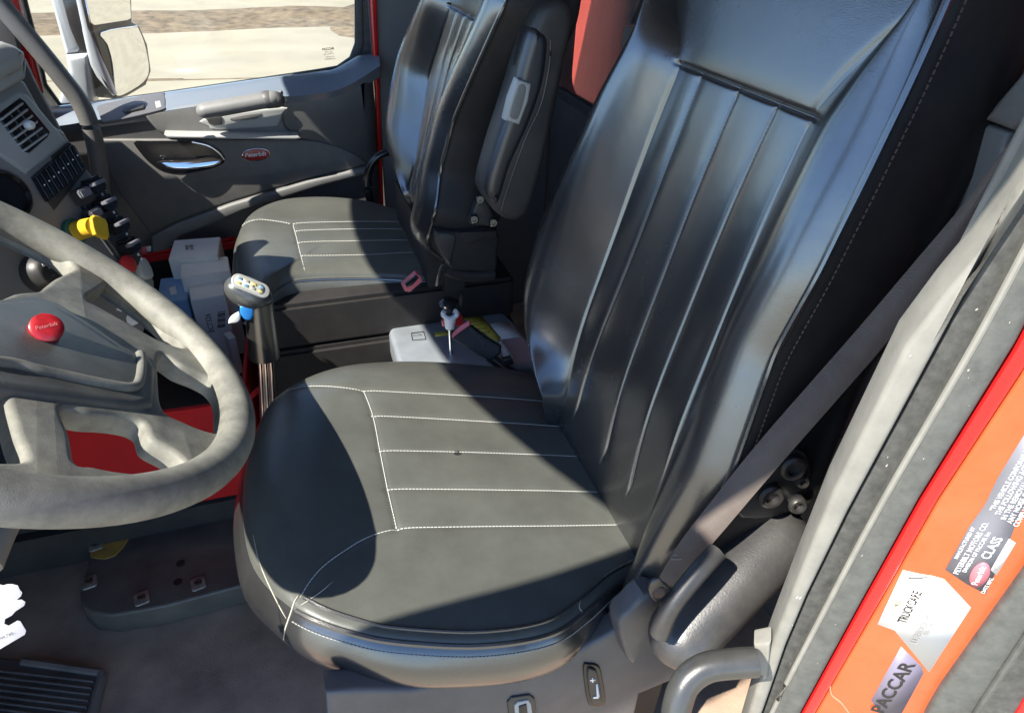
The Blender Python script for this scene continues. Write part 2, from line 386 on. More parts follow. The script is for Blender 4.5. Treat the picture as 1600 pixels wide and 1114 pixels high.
class Backrest:
    """front surface over (y, w): w metres up the leaning plane from its foot; cols are the sewn channels, near one first"""
    def __init__(s, x0, z0, lean, yR=((0, 0),), yL=((0, 1),), w0=0, w1=1, wT=.5, cols=(), seams=(), bolR=.05, bolL=.05, thick=.12, dep=.0042, wfoot=.04):
        s.foot = np.array((x0, 0, z0)); a = math.atan(lean); s.up = np.array((math.sin(a), 0, math.cos(a))); s.fw = np.array((-math.cos(a), 0, math.sin(a)))
        s.w0, s.w1, s.wT = w0, w1, wT; s.seams = seams; s.bR, s.bL, s.th = bolR, bolL, thick; s.dep = dep; s.wfoot = wfoot
        s.g = np.linspace(-.2, 1.1, 1301); ker = np.exp(-(np.arange(-45, 46) / 16.) ** 2); ker /= ker.sum()
        def tab(L):
            f = np.array(sorted(L), float); return np.convolve(np.pad(np.interp(s.g, f[:, 0], f[:, 1]), 45, mode='edge'), ker, 'valid')
        s.tabs = [tab(yR)] + [tab(c) for c in cols] + [tab(yL)]
        for k in range(1, len(s.tabs)): s.tabs[k] = np.maximum(s.tabs[k], s.tabs[k - 1] + .003)
    def fn(s, k, w): return np.interp(w, s.g, s.tabs[k])
    def yw(s, px, py, d=0.):
        q = P(px, py, (s.foot + s.fw * d, s.fw)) - (s.foot + s.fw * d); return np.array((q[1], q @ s.up))
    def off(s, y, w):
        n = len(s.tabs); yR, bR, bL, yL = s.fn(0, w), s.fn(1, w), s.fn(n - 2, w), s.fn(n - 1, w)
        sR = np.clip((bR - y) / np.maximum(bR - yR, 1e-4), 0, 1); sL = np.clip((y - bL) / np.maximum(yL - bL, 1e-4), 0, 1)
        pr = lambda t: np.sin(np.pi * .80 * t ** 1.2)
        foot = np.clip((w - s.w0 - .01) / .12, 0, 1); foot = foot * foot * (3 - 2 * foot)
        f = (s.bR * pr(sR) + s.bL * pr(sL) * (.35 + .65 * foot)) * (1 - .35 / (1 + np.exp(-(w - s.wT) / .05)))
        top = 1 / (1 + np.exp(-(w - s.wT - .010) / .006))
        f += .001 * top * np.clip(1 - np.maximum(sR, sL) * 1.6, 0, 1)
        f += .010 * np.exp(-((w - .14) / .13) ** 2) * (1 - np.maximum(sR, sL))
        inside = 1 / (1 + np.exp((w - s.wT + .003) / .002)) * np.clip((w - s.wfoot) / .03, 0, 1)
        for k in range(1, n - 1):
            d = np.abs(y - s.fn(k, w)); edge = k in (1, n - 2)
            f = f - s.dep * (.45 * np.exp(-(d / .0022) ** 2) + .55 * np.exp(-d / .0085)) * (np.maximum(inside, .0) if not edge else np.maximum(inside, .45 * top))
        f = f - .0034 * np.exp(-((w - s.wT) / .003) ** 2) * np.clip(1 - np.maximum(sR, sL) * 12, 0, 1) - .0010 * np.exp(-np.abs(w - s.wT) / .008) * np.clip(1 - np.maximum(sR, sL) * 8, 0, 1)
        q = np.c_[y, w]
        for poly, dep, wd in s.seams:
            d = dpoly(q, np.asarray(poly)); f = f - dep * np.exp(-(d / wd) ** 2)
        topr = np.clip((w - (s.w1 - .07)) / .07, 0, 1); f = f - .07 * (1 - np.sqrt(np.clip(1 - topr ** 2, 0, 1)))
        botr = np.clip(((s.w0 + .05) - w) / .05, 0, 1); f = f - .04 * (1 - np.sqrt(np.clip(1 - botr ** 2, 0, 1)))
        return f
    def pt(s, y, w, lift=0.):
        y, w = np.atleast_1d(y).astype(float), np.atleast_1d(w).astype(float)
        return s.foot + np.outer(w, s.up) + np.outer(y, (0, 1, 0)) + np.outer(s.off(y, w) + lift, s.fw)
    def on(s, poly, n=60, lift=.001):
        q = catmull(np.asarray(poly, float), max(2, n // max(1, len(poly) - 1))); return s.pt(q[:, 0], q[:, 1], lift)
    def seam(s, k, wa, wb, lift=.0004, n=90):
        w = np.linspace(wa, wb, n); return s.pt(s.fn(k, w), w, lift)
    def build(s, name, m, mside, parent, NW=220, fine=1.0):
        ws = np.sort(np.r_[np.linspace(s.w0, s.w1, NW), s.wT + np.linspace(-.014, .022, 30)]); NW = len(ws); n = len(s.tabs)
        cl = lambda c: (1 - np.cos(np.linspace(0, np.pi, c))) / 2
        segs = [cl(int((64 if k in (0, n - 2) else 24) * fine)) for k in range(n - 1)]; V = []
        for wv in ws:
            e = [s.fn(k, wv) for k in range(n)]
            y = np.concatenate([e[k] + (e[k + 1] - e[k]) * (segs[k] if k == n - 2 else segs[k][:-1]) for k in range(n - 1)]); V.append(s.pt(y, np.full(len(y), wv)))
        NF = len(V[0])
        Vf = np.vstack(V); Fc = [(j * NF + i, j * NF + i + 1, (j + 1) * NF + i + 1, (j + 1) * NF + i) for j in range(NW - 1) for i in range(NF - 1)]
        front = mk(name, Vf, Fc, m, parent, True, 80)
        V = []; NS = None
        for wv in ws:
            yR, yL = s.fn(0, wv), s.fn(n - 1, wv); fR, fL = s.off(np.array([yR]), np.array([wv]))[0], s.off(np.array([yL]), np.array([wv]))[0]
            k = min(1, (s.w1 - wv) / .06 + .25)
            sec = catmull(np.array([(yR, fR), (yR - .006, fR - .012), (yR - .010, fR - .05), (yR - .008, -s.th * .7), (yR + .012, -s.th * k), ((yR + yL) / 2, -s.th * k - .01),
                   (yL - .012, -s.th * k), (yL + .008, -s.th * .7), (yL + .010, fL - .05), (yL + .006, fL - .012), (yL, fL)]), 4); NS = len(sec)
            V.append(s.foot + wv * s.up + np.outer(sec[:, 0], (0, 1, 0)) + np.outer(sec[:, 1], s.fw))
        Vb = np.vstack(V); Fc = [(j * NS + i, j * NS + i + 1, (j + 1) * NS + i + 1, (j + 1) * NS + i) for j in range(NW - 1) for i in range(NS - 1)]
        Fc.append(tuple((NW - 1) * NS + i for i in range(NS))); Fc.append(tuple(range(NS)))
        mk('backrest_shell', Vb, Fc, mside, parent, True, 60)
        return front
# ================================================================== DRIVER'S SEAT
CU = ((0, 0, -.612), (.2, 0, 1))
def cxy(px, py, pl=CU): return P(px, py, pl)[:2]
ds = thing('driver_seat', 'large black leather driver seat in the foreground with white stitched pleats', 'seat', (.15, .65, FLOORZ))
seamsD = [[cxy(*q) for q in L] for L in (
    [(432, 590), (480, 597), (568, 612), (740, 622), (907, 632)],
    [(568, 612), (583, 653), (594, 708), (606, 768), (620, 828)],
    [(620, 828), (580, 840), (545, 858), (500, 890), (464, 935)],
    [(620, 828), (760, 826), (900, 823), (1042, 818)],
    [(580, 653), (760, 663), (945, 672)], [(593, 708), (790, 713), (985, 717)], [(605, 768), (800, 770), (1010, 771)])]
ctrlD = [(-.112, .66), (-.102, .55), cxy(458, 942), cxy(560, 987), cxy(650, 1001), cxy(760, 1004), cxy(860, 987), cxy(915, 952), cxy(965, 908), cxy(1030, 868),
         (.43, .50), (.455, .66), (.44, .82), (.36, .915), (.25, .945), (.13, .955), (.02, .935), (-.065, .87), (-.10, .77)]
rkD = [(.10, .045), (.09, .04), (.03, .012), (.012, .006), (.012, .006), (.012, .006), (.012, .006), (.012, .006), (.012, .006), (.012, .006),
       (.02, .01), (.03, .02), (.04, .03), (.07, .035), (.08, .035), (.09, .04), (.10, .045), (.11, .05), (.11, .05)]
cd = Cushion(ctrlD, -.612, .2, [(L, .0016, .0028) for L in seamsD], rkD)
cush = cd.build('seat_cushion', LEATHER2, ds, [(0, 0), (.008, -.010), (.016, -.030), (.012, -.058), (-.012, -.085), (-.05, -.095), (-.09, -.095)], LEATHER)
stitches('stitching', [cd.on(L, lift=.0008) for L in seamsD], cush, step=.0046, ln=.0034, r=.0006)
nb = [cd.o[i] for i in range(cd.NT)]
def rimpath(c, i0, i1, din, lift):
    idx = np.arange(i0, i1); q = c.c + (c.o[idx] - c.c) * (1 - din / np.linalg.norm(c.o[idx] - c.c, axis=1))[:, None]
    return np.c_[q, c.h(q, idx) + lift]
ia = int(np.argmin(np.linalg.norm(cd.o - cxy(458, 942), axis=1))); ib = int(np.argmin(np.linalg.norm(cd.o - cxy(1030, 868), axis=1)))
ia, ib = min(ia, ib), max(ia, ib)
tube('piping', rimpath(cd, ia, ib, .000, .0005)[::3], .0035, LEATHER, cush, sides=8, sm=2)
tube('piping', rimpath(cd, ia, ib, .013, .000)[::3], .0022, LEATHER, cush, sides=8, sm=2)
pp = rimpath(cd, ia, ib, 0, 0); nvv = pp[:, :2] - cd.c; nvv /= np.linalg.norm(nvv, axis=1)[:, None]
stitches('stitching', [np.c_[pp[:, :2] + nvv * .0075, pp[:, 2] - .0075]], cush, m=GTHREAD, step=.0042, ln=.003, r=.0007)
from mathutils.bvhtree import BVHTree
def on_mesh(ob, pts, lift=.0008):
    me = ob.data; o_ = OFFS[ob.name]; vs = [np.array(v.co) + o_ for v in me.vertices]
    bv = BVHTree.FromPolygons([Vector(v) for v in vs], [tuple(f.vertices) for f in me.polygons]); out = []
    for x, y in pts:
        d = nrm(ray(x, y)); h = bv.ray_cast(Vector((0, 0, 0)), Vector(d))
        if h[0] is not None: out.append(np.array(h[0]) - d * lift)
    return np.array(out)
TORN = mat('torn_leather_edge', (.42, .40, .32), .8)
for L, r_ in (([(466, 930), (460, 940), (455, 955), (449, 972), (445, 985), (443, 1003), (447, 1018)], .0009), ([(396, 836), (402, 866), (412, 895), (424, 922), (438, 950), (447, 966)], .0007), ([(470, 945), (486, 935), (504, 922), (520, 908)], .0006), ([(912, 958), (905, 948), (908, 936)], .0005)):
    q = on_mesh(cush, catmull(np.array(L, float), 5))
    if len(q) > 3: tube('torn_seam', q, np.interp(np.linspace(0, 1, len(q)), (0, .3, .8, 1), (r_ * .5, r_, r_ * .8, r_ * .3)), TORN, cush, 6, sm=0)
# backrest
BR = dict(x0=.35, z0=-.68, lean=.25)
tmp = Backrest(**BR)
def bw(px, py, d=0.): return tmp.yw(px, py, d)
def fnc(pts, d=0.): return sorted([(q[1], q[0]) for q in [bw(x, y, d) for x, y in pts]])
def quad(pts):
    q = np.array(fnc(pts)); c_ = np.polyfit(q[:, 0], q[:, 1], min(2, len(q) - 1)); ww = np.linspace(q[0, 0] - .05, q[-1, 0], 14); return [(a, np.polyval(c_, a)) for a in ww]
L0 = [(1061, 97), (990, 290), (916, 500), (897, 590)]; L4 = [(1266, 181), (1200, 330), (1127, 500), (1080, 640), (1037, 776)]
yR = fnc([(1450, 20), (1400, 140), (1330, 300), (1265, 440), (1200, 560), (1130, 760)], .03)
yL = fnc([(1000, 30), (940, 150), (890, 260), (845, 360), (826, 440), (832, 500), (850, 560)], .03)
yL = [(yL[0][0] - .09, yL[0][1] - .16), (yL[0][0] - .04, yL[0][1] - .07)] + yL + [(yL[-1][0] + .10, yL[-1][1] - .03), (.95, yL[-1][1] - .08)]
yR = [(-.03, yR[0][1] + .01)] + yR + [(yR[-1][0] + .12, yR[-1][1] + .02), (.95, yR[-1][1] + .06)]
bRf = quad(L4) + [tuple(bw(1330, 110)[::-1]), tuple(bw(1400, 50)[::-1]), tuple(bw(1440, 25)[::-1])]
bLf = quad(L0) + [tuple(bw(1064, 60)[::-1]), tuple(bw(1052, 0)[::-1])]
L1 = [(1093, 116), (1022, 305), (951, 500), (918, 603)]; L2 = [(1150, 137), (1085, 310), (1008, 500), (968, 650)]; L3 = [(1213, 161), (1145, 310), (1070, 500), (1004, 708)]
TP = [(1061, 97), (1093, 116), (1150, 137), (1213, 161), (1266, 181)]
wing = [(1266, 181), (1300, 135), (1340, 95), (1395, 50), (1448, 22)]; wingL = [(1061, 97), (1064, 60), (1052, 0)]
wT = float(np.mean([bw(*q)[1] for q in TP]))
sm_ = lambda L: catmull([bw(*q) for q in L], 6)
seamsB = [(sm_(L), .0042, .0032) for L in (L0, L1, L2, L3, L4)] + [(sm_(TP), .006, .004), (sm_(wing), .003, .003), (sm_(wingL), .003, .004)]
bd = Backrest(yR=yR, yL=yL, cols=[bRf, quad(L3), quad(L2), quad(L1), bLf], w0=-.03, w1=.86, wT=wT, seams=[(sm_(wing), .0015, .004)], bolR=.05, bolL=.055, thick=.10, **BR)
back = bd.build('backrest', LEATHER, SIDEFAB, ds, 230, 1.1)
stitches('stitching', [bd.seam(k, .06, wT - .012, .0002) for k in (1, 2, 3, 4)], back, m=GTHREAD, step=.0046, ln=.003, r=.00055)
wv = np.linspace(.0, .72, 50); yy = bd.fn(0, wv)
tube('piping', bd.pt(yy, wv)[:, :] + np.array((0, -.004, 0)), .0035, LEATHER, back, sides=8, sm=2)
stitches('stitching', [bd.pt(yy, wv) + np.array((.012, -.0095, 0))], back, m=mat('brown_thread', (.085, .065, .055), .8), r=.0008)
wl = np.linspace(.03, .8, 50); tube('piping', bd.pt(bd.fn(6, wl), wl) + np.array((0, .003, 0)), .003, LEATHER, back, sides=8, sm=2)
# plinth under the cushion
SP = ((0, .375, -.72), (0, -1, .12))
slab('seat_base', (-.02, .43, FLOORZ), (.44, .90, -.70), SIDEFAB, ds, .02)
panel = plate('side_panel', [(508, 1082), (560, 1078), (640, 1078), (770, 1060), (880, 1030), (965, 985), (1005, 935), (1045, 905), (1075, 940), (1065, 1010), (1060, 1060), (1000, 1085), (980, 1180), (520, 1260)], SP, .03, mat('seat_trim_plastic', (.06, .058, .064), .42, bump=.2, bscale=500, var=.12, dust=.15), ds, .006)
SPf = off(SP, -.0) if facing(SP) @ nrm(SP[1]) > 0 else SP
def outp(pl, d):
    n = facing(pl); return (tuple(np.array(pl[0]) + n * d), tuple(n))
plate('switch_bezel', [(912, 1043), (922, 1038), (934, 1040), (940, 1050), (947, 1095), (940, 1103), (926, 1104), (919, 1096)], outp(SP, .003), .006, GLOSSBLK, panel, .0015, sm=3)
plate('rocker_switch', [(919, 1050), (930, 1047), (935, 1056), (941, 1093), (932, 1099), (924, 1094)], outp(SP, .007), .006, BLKPL, panel, .002, sm=3)
pl_ = outp(SP, .0077)
plate('switch_symbol', [(925, 1059), (927, 1059), (926.6, 1061.5), (930, 1061), (930.3, 1063), (927, 1063.3), (927.5, 1066), (925.4, 1066), (925, 1063.5), (922, 1064), (922, 1062), (925, 1061.6)], pl_, .0004, WHITEINK, panel)
plate('switch_symbol', [(931.5, 1069), (934, 1068), (937, 1088), (935, 1091), (927, 1091), (927, 1088.5), (932.5, 1088)], pl_, .0004, WHITEINK, panel)
plate('switch_bezel', [(793, 1098), (800, 1090), (828, 1086), (836, 1092), (842, 1140), (800, 1150)], outp(SP, .003), .006, BLKPL, panel, .0015)
plate('bezel_rim', [(804, 1103), (810, 1097), (826, 1094), (830, 1100), (836, 1140), (808, 1148)], outp(SP, .005), .004, LTGREY, panel, .001)
plate('rocker_switch', [(811, 1104), (823, 1100), (828, 1140), (814, 1146)], outp(SP, .0065), .004, GLOSSBLK, panel, .001)
# anchor cover and the folded-down armrest on the door side
plate('anchor_cover', [(968, 975), (985, 955), (1008, 932), (1035, 930), (1028, 960), (1005, 1010), (990, 1040), (977, 1020)], outp(SP, .02), .03, mat('seat_trim_plastic', (.1, .1, .1)), ds, .006, sm=2)
arm = capsule('armrest', P(1207, 842, py_(.365)), P(1066, 990, py_(.325)), .040, .036, mat('armrest_vinyl', (.016, .016, .019), .36, spec=.7, bump=.4, bscale=500, var=.2, dust=.12, dscale=20), ds, 24, flat=.8)
tube('armrest_seam', [P(1120, 862, py_(.335)), P(1090, 895, py_(.325)), P(1048, 948, py_(.315)), P(1030, 990, py_(.31))], .010, BLKPL, ds, 10)
rb = plate('recliner_bracket', [(1195, 735), (1235, 705), (1262, 712), (1268, 760), (1240, 800), (1180, 812), (1150, 800)], py_(.368), .02, BLKPL, ds, .004, sm=2)
for (x, y, r) in ((1236, 728, .013), (1202, 772, .013), (1250, 748, .007), (1243, 785, .010)):
    lathe('bolt', P(x, y, py_(.364)), (-.3, -1, .2), [(r, -.008), (r, .006), (r * .8, .009), (r * .55, .009), (r * .5, .003), (.001, .003)], mat('oily_steel', (.10, .095, .09), .38, metal=.7, var=.3, vscale=60), rb, 18)
# ================================================================== PASSENGER SEAT
CUP = ((0, 0, -.60), (.10, 0, 1))
ps = thing('passenger_seat', 'dusty black leather passenger seat beside the far door, partly sunlit', 'seat', (.12, 1.4, FLOORZ))
pxy = lambda x, y: P(x, y, CUP)[:2]
seamsP = [[pxy(*q) for q in L] for L in ([(376, 341), (415, 345), (458, 353)], [(458, 353), (464, 375), (470, 400), (476, 420)], [(458, 352), (560, 350), (660, 347)],
          [(462, 364), (560, 362), (668, 359)], [(466, 382), (580, 380), (680, 376)], [(471, 402), (590, 400), (692, 394)])]
ctrlP = [pxy(362, 385), pxy(368, 352), pxy(388, 325), pxy(428, 308), pxy(475, 302), pxy(535, 304), pxy(595, 315), (.30, 1.47), (.33, 1.32), (.31, 1.17), pxy(700, 431), pxy(600, 423), pxy(490, 422), pxy(440, 427), pxy(400, 442), pxy(374, 425)]
rkP = [(.07, .05), (.06, .03), (.05, .025), (.05, .02), (.05, .02), (.04, .02), (.03, .02), (.03, .02), (.03, .02), (.02, .01), (.04, .012), (.05, .012), (.05, .014), (.05, .02), (.06, .04), (.07, .05)]
cp = Cushion(ctrlP, -.60, .10, [(L, .0014, .003) for L in seamsP], rkP, NT=200, NR=80)
pc = cp.build('seat_cushion', LEATHER2, ps, [(0, 0), (.008, -.012), (.012, -.035), (.006, -.06), (-.01, -.08), (-.04, -.09), (-.08, -.09)])
stitches('stitching', [cp.on(L, lift=.0006) for L in seamsP], pc, step=.0060, ln=.0040, r=.0008)
i0, i1 = (int(np.argmin(np.linalg.norm(cp.o - pxy(*q), axis=1))) for q in ((700, 431), (400, 442)))
i0, i1 = min(i0, i1), max(i0, i1)
tube('piping', rimpath(cp, i0, i1, -.004, -.006)[::3], .003, LEATHER, pc, sides=8, sm=2)
bx = slab('seat_box', (-.075, 1.150, -.735), (.42, 1.56, -.64), SIDEFAB, ps, .008)
slab('seat_plinth', (-.085, 1.142, FLOORZ), (.42, 1.58, -.737), SIDEFAB, ps, .008)
PBK = dict(x0=.195, z0=-.68, lean=.25)
tp = Backrest(**PBK)
pw = lambda x, y, d=0.: tp.yw(x, y, d)
fp = lambda pts, d=0.: sorted([(q[1], q[0]) for q in [pw(x, y, d) for x, y in pts]])
def ext(L, lo, hi): return [(L[0][0] - .13, L[0][1] + lo), (L[0][0] - .03, L[0][1] + lo * .4)] + L + [(L[-1][0] + .10, L[-1][1] + hi), (.95, L[-1][1] + hi * 1.5)]
yRp = ext(fp([(775, 2), (740, 90), (700, 190), (680, 270), (673, 332)], .03), .02, .03)
yLp = ext(fp([(652, 2), (622, 80), (606, 150), (601, 200), (604, 255), (616, 292)], .035), -.06, -.06)
A0 = [(701, 14), (668, 120), (655, 210), (650, 260)]; A4 = [(752, 32), (725, 95), (690, 185), (668, 270), (662, 310)]
A1 = [(714, 18), (690, 100), (664, 220), (655, 280)]; A2 = [(728, 22), (700, 105), (672, 220), (658, 290)]; A3 = [(741, 27), (714, 100), (681, 210), (660, 300)]
TPp = [(701, 14), (714, 18), (728, 22), (741, 27), (752, 32)]
sp_ = lambda L: catmull([pw(*q) for q in L], 6)
wTp = float(np.mean([pw(*q)[1] for q in TPp]))
bp = Backrest(yR=yRp, yL=yLp, cols=[ext(fp(A4), .0, -.02), fp(A3), fp(A2), fp(A1), ext(fp(A0), 0, .02)], w0=.155, w1=.86, wT=wTp, bolR=.04, bolL=.045, thick=.10, dep=.0036, wfoot=.17, **PBK)
bk = bp.build('backrest', LEATHER, SIDEFAB, ps, 130, .7)
wv = np.linspace(.1, .8, 40); tube('piping', bp.pt(bp.fn(0, wv), wv) + np.array((0, -.004, 0)), .0035, LEATHER, bk, sides=8, sm=2)
slab('backrest_foot', (.235, 1.11, -.66), (.33, 1.50, -.50), SIDEFAB, ps, .03)
# folded-up armrest
ya = .925
ap = plate('armrest', [(836, 38), (850, 12), (868, 2), (886, 4), (897, 20), (894, 55), (880, 120), (868, 180), (848, 265), (832, 320), (818, 342), (798, 347), (776, 334), (760, 312), (757, 292), (772, 235), (800, 150), (820, 85)], py_(ya), .06, mat('armrest_cover', (.016, .015, .016), .5, bump=.3, bscale=400, var=.15, dust=.1), ps, .012, sm=5)
plate('armrest_pad', [(833, 48), (851, 50), (859, 62), (859, 85), (850, 140), (826, 205), (800, 262), (781, 320), (764, 312), (760, 290), (776, 235), (802, 158), (818, 95)], py_(ya - .004), .05, mat('armrest_pad_vinyl', (.018, .018, .022), .35, spec=.8, bump=.2, bscale=500), ap, .012, sm=5)
gb = plate('adjuster_button', [(809, 124), (831, 132), (826, 160), (812, 196), (789, 189), (797, 155)], py_(ya - .012), .02, LTGREY, ap, .004)
plate('button_dish', [(812, 134), (822, 137), (818, 160), (809, 186), (797, 182), (803, 158)], py_(ya - .0135), .004, GREYPL, gb, .0015, sm=3)
tube('armrest_seam', [P(x, y, py_(ya - .001)) for x, y in ((861, 62), (858, 105), (845, 165), (822, 215), (795, 290), (783, 330))], .0016, LTGREY and BLKPL, ap, 6)
rp = plate('recliner_bracket', [(745, 318), (753, 308), (760, 314), (772, 340), (776, 354), (735, 350), (738, 338)], py_(1.02), .02, BLKPL, ps, .003, sm=3)
for x, y in ((750, 312), (741, 343), (771, 348)):
    lathe('bolt', P(x, y, py_(1.012)), (-.2, -1, .2), [(.008, -.006), (.008, .002), (.006, .004), (.0035, .004), (.003, .001), (.001, .001)], GLOSSBLK, rp, 14)
sc = plate('side_cover', [(680, 368), (684, 361), (715, 363), (776, 359), (777, 400), (774, 424), (735, 424), (706, 421), (690, 402), (681, 385)], py_(1.03), .05, SIDEFAB, ps, .006, sm=3)
plate('cover_end', [(681, 368), (686, 364), (713, 368), (709, 395), (704, 415), (692, 402), (682, 384)], py_(1.026), .02, BLKPL, sc, .005, sm=3)
plate('cover_flap', [(718, 364), (776, 361), (776, 373), (752, 375), (731, 383)], py_(1.024), .01, SIDEFAB, sc, .002)
tube('cushion_flange', [P(x, y, py_(1.06)) for x, y in ((697, 418), (715, 425), (740, 429), (771, 426))], .014, SIDEFAB, ps, 12)
tube('far_armrest_bar', [P(x, y, py_(1.62)) for x, y in ((579, 318), (575, 290), (577, 265), (588, 247), (606, 238))], .010, GLOSSBLK, ps, 12)
bt = thing('red_belt_buckle', 'small red belt buckle lying against the side of the passenger seat', 'buckle', P(645, 445, py_(1.13)))
plate('buckle_body', [(629, 449), (651, 429), (657, 431), (660, 440), (641, 457), (633, 456)], py_(1.125), .02, PINKPL, bt, .002)
plate('buckle_slot', [(633, 444), (650, 430), (655, 434), (650, 440), (644, 446), (636, 450)], py_(1.1235), .004, GLOSSBLK, bt, .001)
# ================================================================== PASSENGER DOOR
YD = 1.80
DP = lambda d=0.: py_(YD - d)
pd = thing('passenger_door', 'closed passenger door with grey trim, chrome handle and window onto the yard', 'door', (-.1, 1.85, FLOORZ))
top = [(40, 196), (105, 184), (150, 177), (250, 163), (400, 140), (480, 127), (525, 118), (548, 106), (563, 100), (577, 99), (585, 106)]
plate('door_panel', [(x, y + 2) for x, y in top] + [(590, 180), (597, 330), (625, 560), (-160, 640)], DP(), .115, mat('door_trim_plastic', (.06, .06, .063), .38, spec=.6, bump=.2, bscale=700, var=.1, dust=.12), pd, .036, res=5)
yo = py_(1.90)
fo = [PR(-.43, 1.90, .40), PR(.272, 1.90, .40), (590, -60), (583, 140), (20, 190), (0, 60)]
wo = [PR(-.36, 1.90, .33), (30, -30), (38, 2), (56, 70), (70, 135), (92, 166), (140, 163), (250, 148), (400, 126), (500, 111), (528, 106), (548, 92), (556, 70), (556, 0), (550, -100), PR(.20, 1.90, .33)]
plate('window_frame', fo, yo, .03, SEALDK, pd, .003, holes=[wo])
plate('window_seal', [PR(-.38, 1.90, .35), (22, -30), (30, 2), (48, 72), (62, 140), (88, 178), (140, 172), (250, 157), (400, 135), (500, 119), (535, 112), (560, 97), (568, 70), (567, 0), (562, -100), PR(.22, 1.90, .35)], py_(1.896), .012, SEALDK, pd, .003, holes=[wo])
LEDGE = mat('ledge_plastic', (.15, .185, .23), .30, spec=1., bump=.1, bscale=600, coat=.8)  # blue of the reflected sky is mixed into this grey base colour
lo_ = catmull([P(x, y, py_(1.893)) for x, y in ((60, 172), (92, 168), (140, 164), (250, 149), (400, 127), (500, 112), (528, 107), (549, 93), (562, 86), (582, 90), (592, 98))], 5)
li_ = catmull([P(x, y, py_(1.788)) for x, y in ((60, 200), (100, 196), (150, 188), (250, 175), (400, 154), (470, 150), (510, 145), (540, 136), (565, 122), (582, 111), (594, 103))], 5)
V = []; K_ = len(lo_)
for a_, b_ in zip(lo_, li_):
    for k in range(9):
        t = k / 8; c_ = a_ + (b_ - a_) * t; V.append(c_ + np.array((0, -.006, .012)) * math.sin(math.pi * t) + np.array((0, 0, .010)) * math.sin(math.pi * t) ** 2)
    V.append(b_ + (0, .02, -.03)); V.append(a_ + (0, .004, -.05))
mk('window_ledge', V, [(i * 11 + k, i * 11 + (k + 1) % 11, (i + 1) * 11 + (k + 1) % 11, (i + 1) * 11 + k) for i in range(K_ - 1) for k in range(11)], LEDGE, pd)
gp = plate('window_pane', [PR(-.37, 1.915, .34), (26, -30), (34, 2), (52, 72), (66, 138), (90, 172), (140, 168), (250, 153), (400, 131), (500, 115), (535, 108), (553, 94), (561, 70), (561, 0), (556, -100), PR(.21, 1.915, .34)], py_(1.915), .004, WINGLASS, pd)
text('pane_print', 'PACCAR', (504, 79.5), (522.5, 77.5), py_(1.912), INK, gp, bold=.03)
for k, (a, b) in enumerate((((508, 83), (519, 82)), ((506, 87), (521, 85)), ((509, 91), (522, 89.5)), ((507, 94.5), (524, 93)))):
    text('pane_print', ('DOT 22', 'AS-2 M5T4', 'TINTED 43', 'TEMPERED R')[k], a, b, py_(1.912), INK, gp)
plate('door_jamb_edge', [(568, -180), (582, -180), (594, 140), (600, 330), (594, 330), (586, 140)], py_(1.83), .02, RED, pd, .004)
ut = plate('upper_trim', [(222, 179), (232, 175), (305, 164), (440, 143), (441, 178), (446, 198), (462, 214), (258, 214), (243, 203)], DP(.012), .03, GREYPL, pd, .008, res=3)
gr = capsule('pull_grip', P(322, 173, DP(.05)), P(424, 155, DP(.05)), .022, .022, GREYPL, pd, 24, flat=.85)
capsule('grip_end', P(418, 156, DP(.05)), P(431, 156, DP(.048)), .0228, .021, DKGREY, gr, 24, flat=.9)
plate('pull_pocket', [(318, 186), (440, 168), (441, 180), (436, 192), (425, 199), (340, 203), (326, 198)], DP(.0145), .012, LTGREY, pd, .004, sm=3)
plate('pocket_recess', [(322, 186), (346, 183), (347, 195), (336, 197), (327, 194)], DP(.017), .006, BLKPL, pd, .001)
plate('pocket_lid', [(360, 184), (408, 177), (404, 184), (396, 187), (368, 189)], DP(.016), .004, GREYPL, pd, .001, sm=2)
plate('armrest_ledge', [(256, 211), (300, 212), (466, 213), (470, 217), (462, 219), (300, 217.5), (262, 217)], DP(.05), .06, LTGREY, pd, .004)
lo = plate('lower_trim', [(150, 218), (470, 218), (500, 222), (535, 232), (558, 243), (574, 256), (560, 262), (480, 280), (360, 315), (270, 348), (235, 366), (185, 300)], DP(.008), .02, mat('door_lower_plastic', (.10, .097, .095), .5, bump=.3, bscale=700, var=.1, dust=.2), pd, .005)
plate('map_pocket', [(236, 372), (275, 351), (360, 320), (480, 284), (560, 265), (577, 262), (577, 272), (500, 292), (380, 330), (280, 372), (240, 420)], DP(.02), .03, GREYPL, pd, .006)
hr = plate('handle_recess', [(209, 222), (232, 221), (300, 221), (328, 225), (345, 236), (352, 249), (345, 258), (322, 266), (285, 272), (255, 268), (235, 256), (220, 240)], DP(.0095), .004, GLOSSBLK, pd, .001, sm=4)
tube('handle_bezel', [P(x, y, DP(.012)) for x, y in ((300, 222), (325, 228), (342, 239), (351, 250))], .004, CHROME, hr, 10)
hv = catmull([P(x, y, DP(.028)) for x, y in ((245, 253), (262, 250), (300, 248), (330, 243), (347, 250), (335, 259), (300, 265), (270, 265), (255, 260))], 5, True)
plate3('door_handle', [hv], nrm((.15, -1, .45)), .012, CHROME, hr, .005, res=4)
bg_ = plate('badge', [(400 + 23 * math.cos(t) , 242 - 1.5 * math.cos(t) - 10.5 * math.sin(t)) for t in np.linspace(0, 2 * math.pi, 32, endpoint=False)], DP(.012), .005, CHROME, pd, .002)
plate('badge_face', [(400 + 21 * math.cos(t), 242 - 1.4 * math.cos(t) - 9.2 * math.sin(t)) for t in np.linspace(0, 2 * math.pi, 32, endpoint=False)], DP(.0135), .003, REDEMB, bg_, .001)
text('badge_lettering', 'Peterbilt', (383, 246), (417, 243), DP(.0135), WHITEINK, bg_, shear=.25, bold=.015)
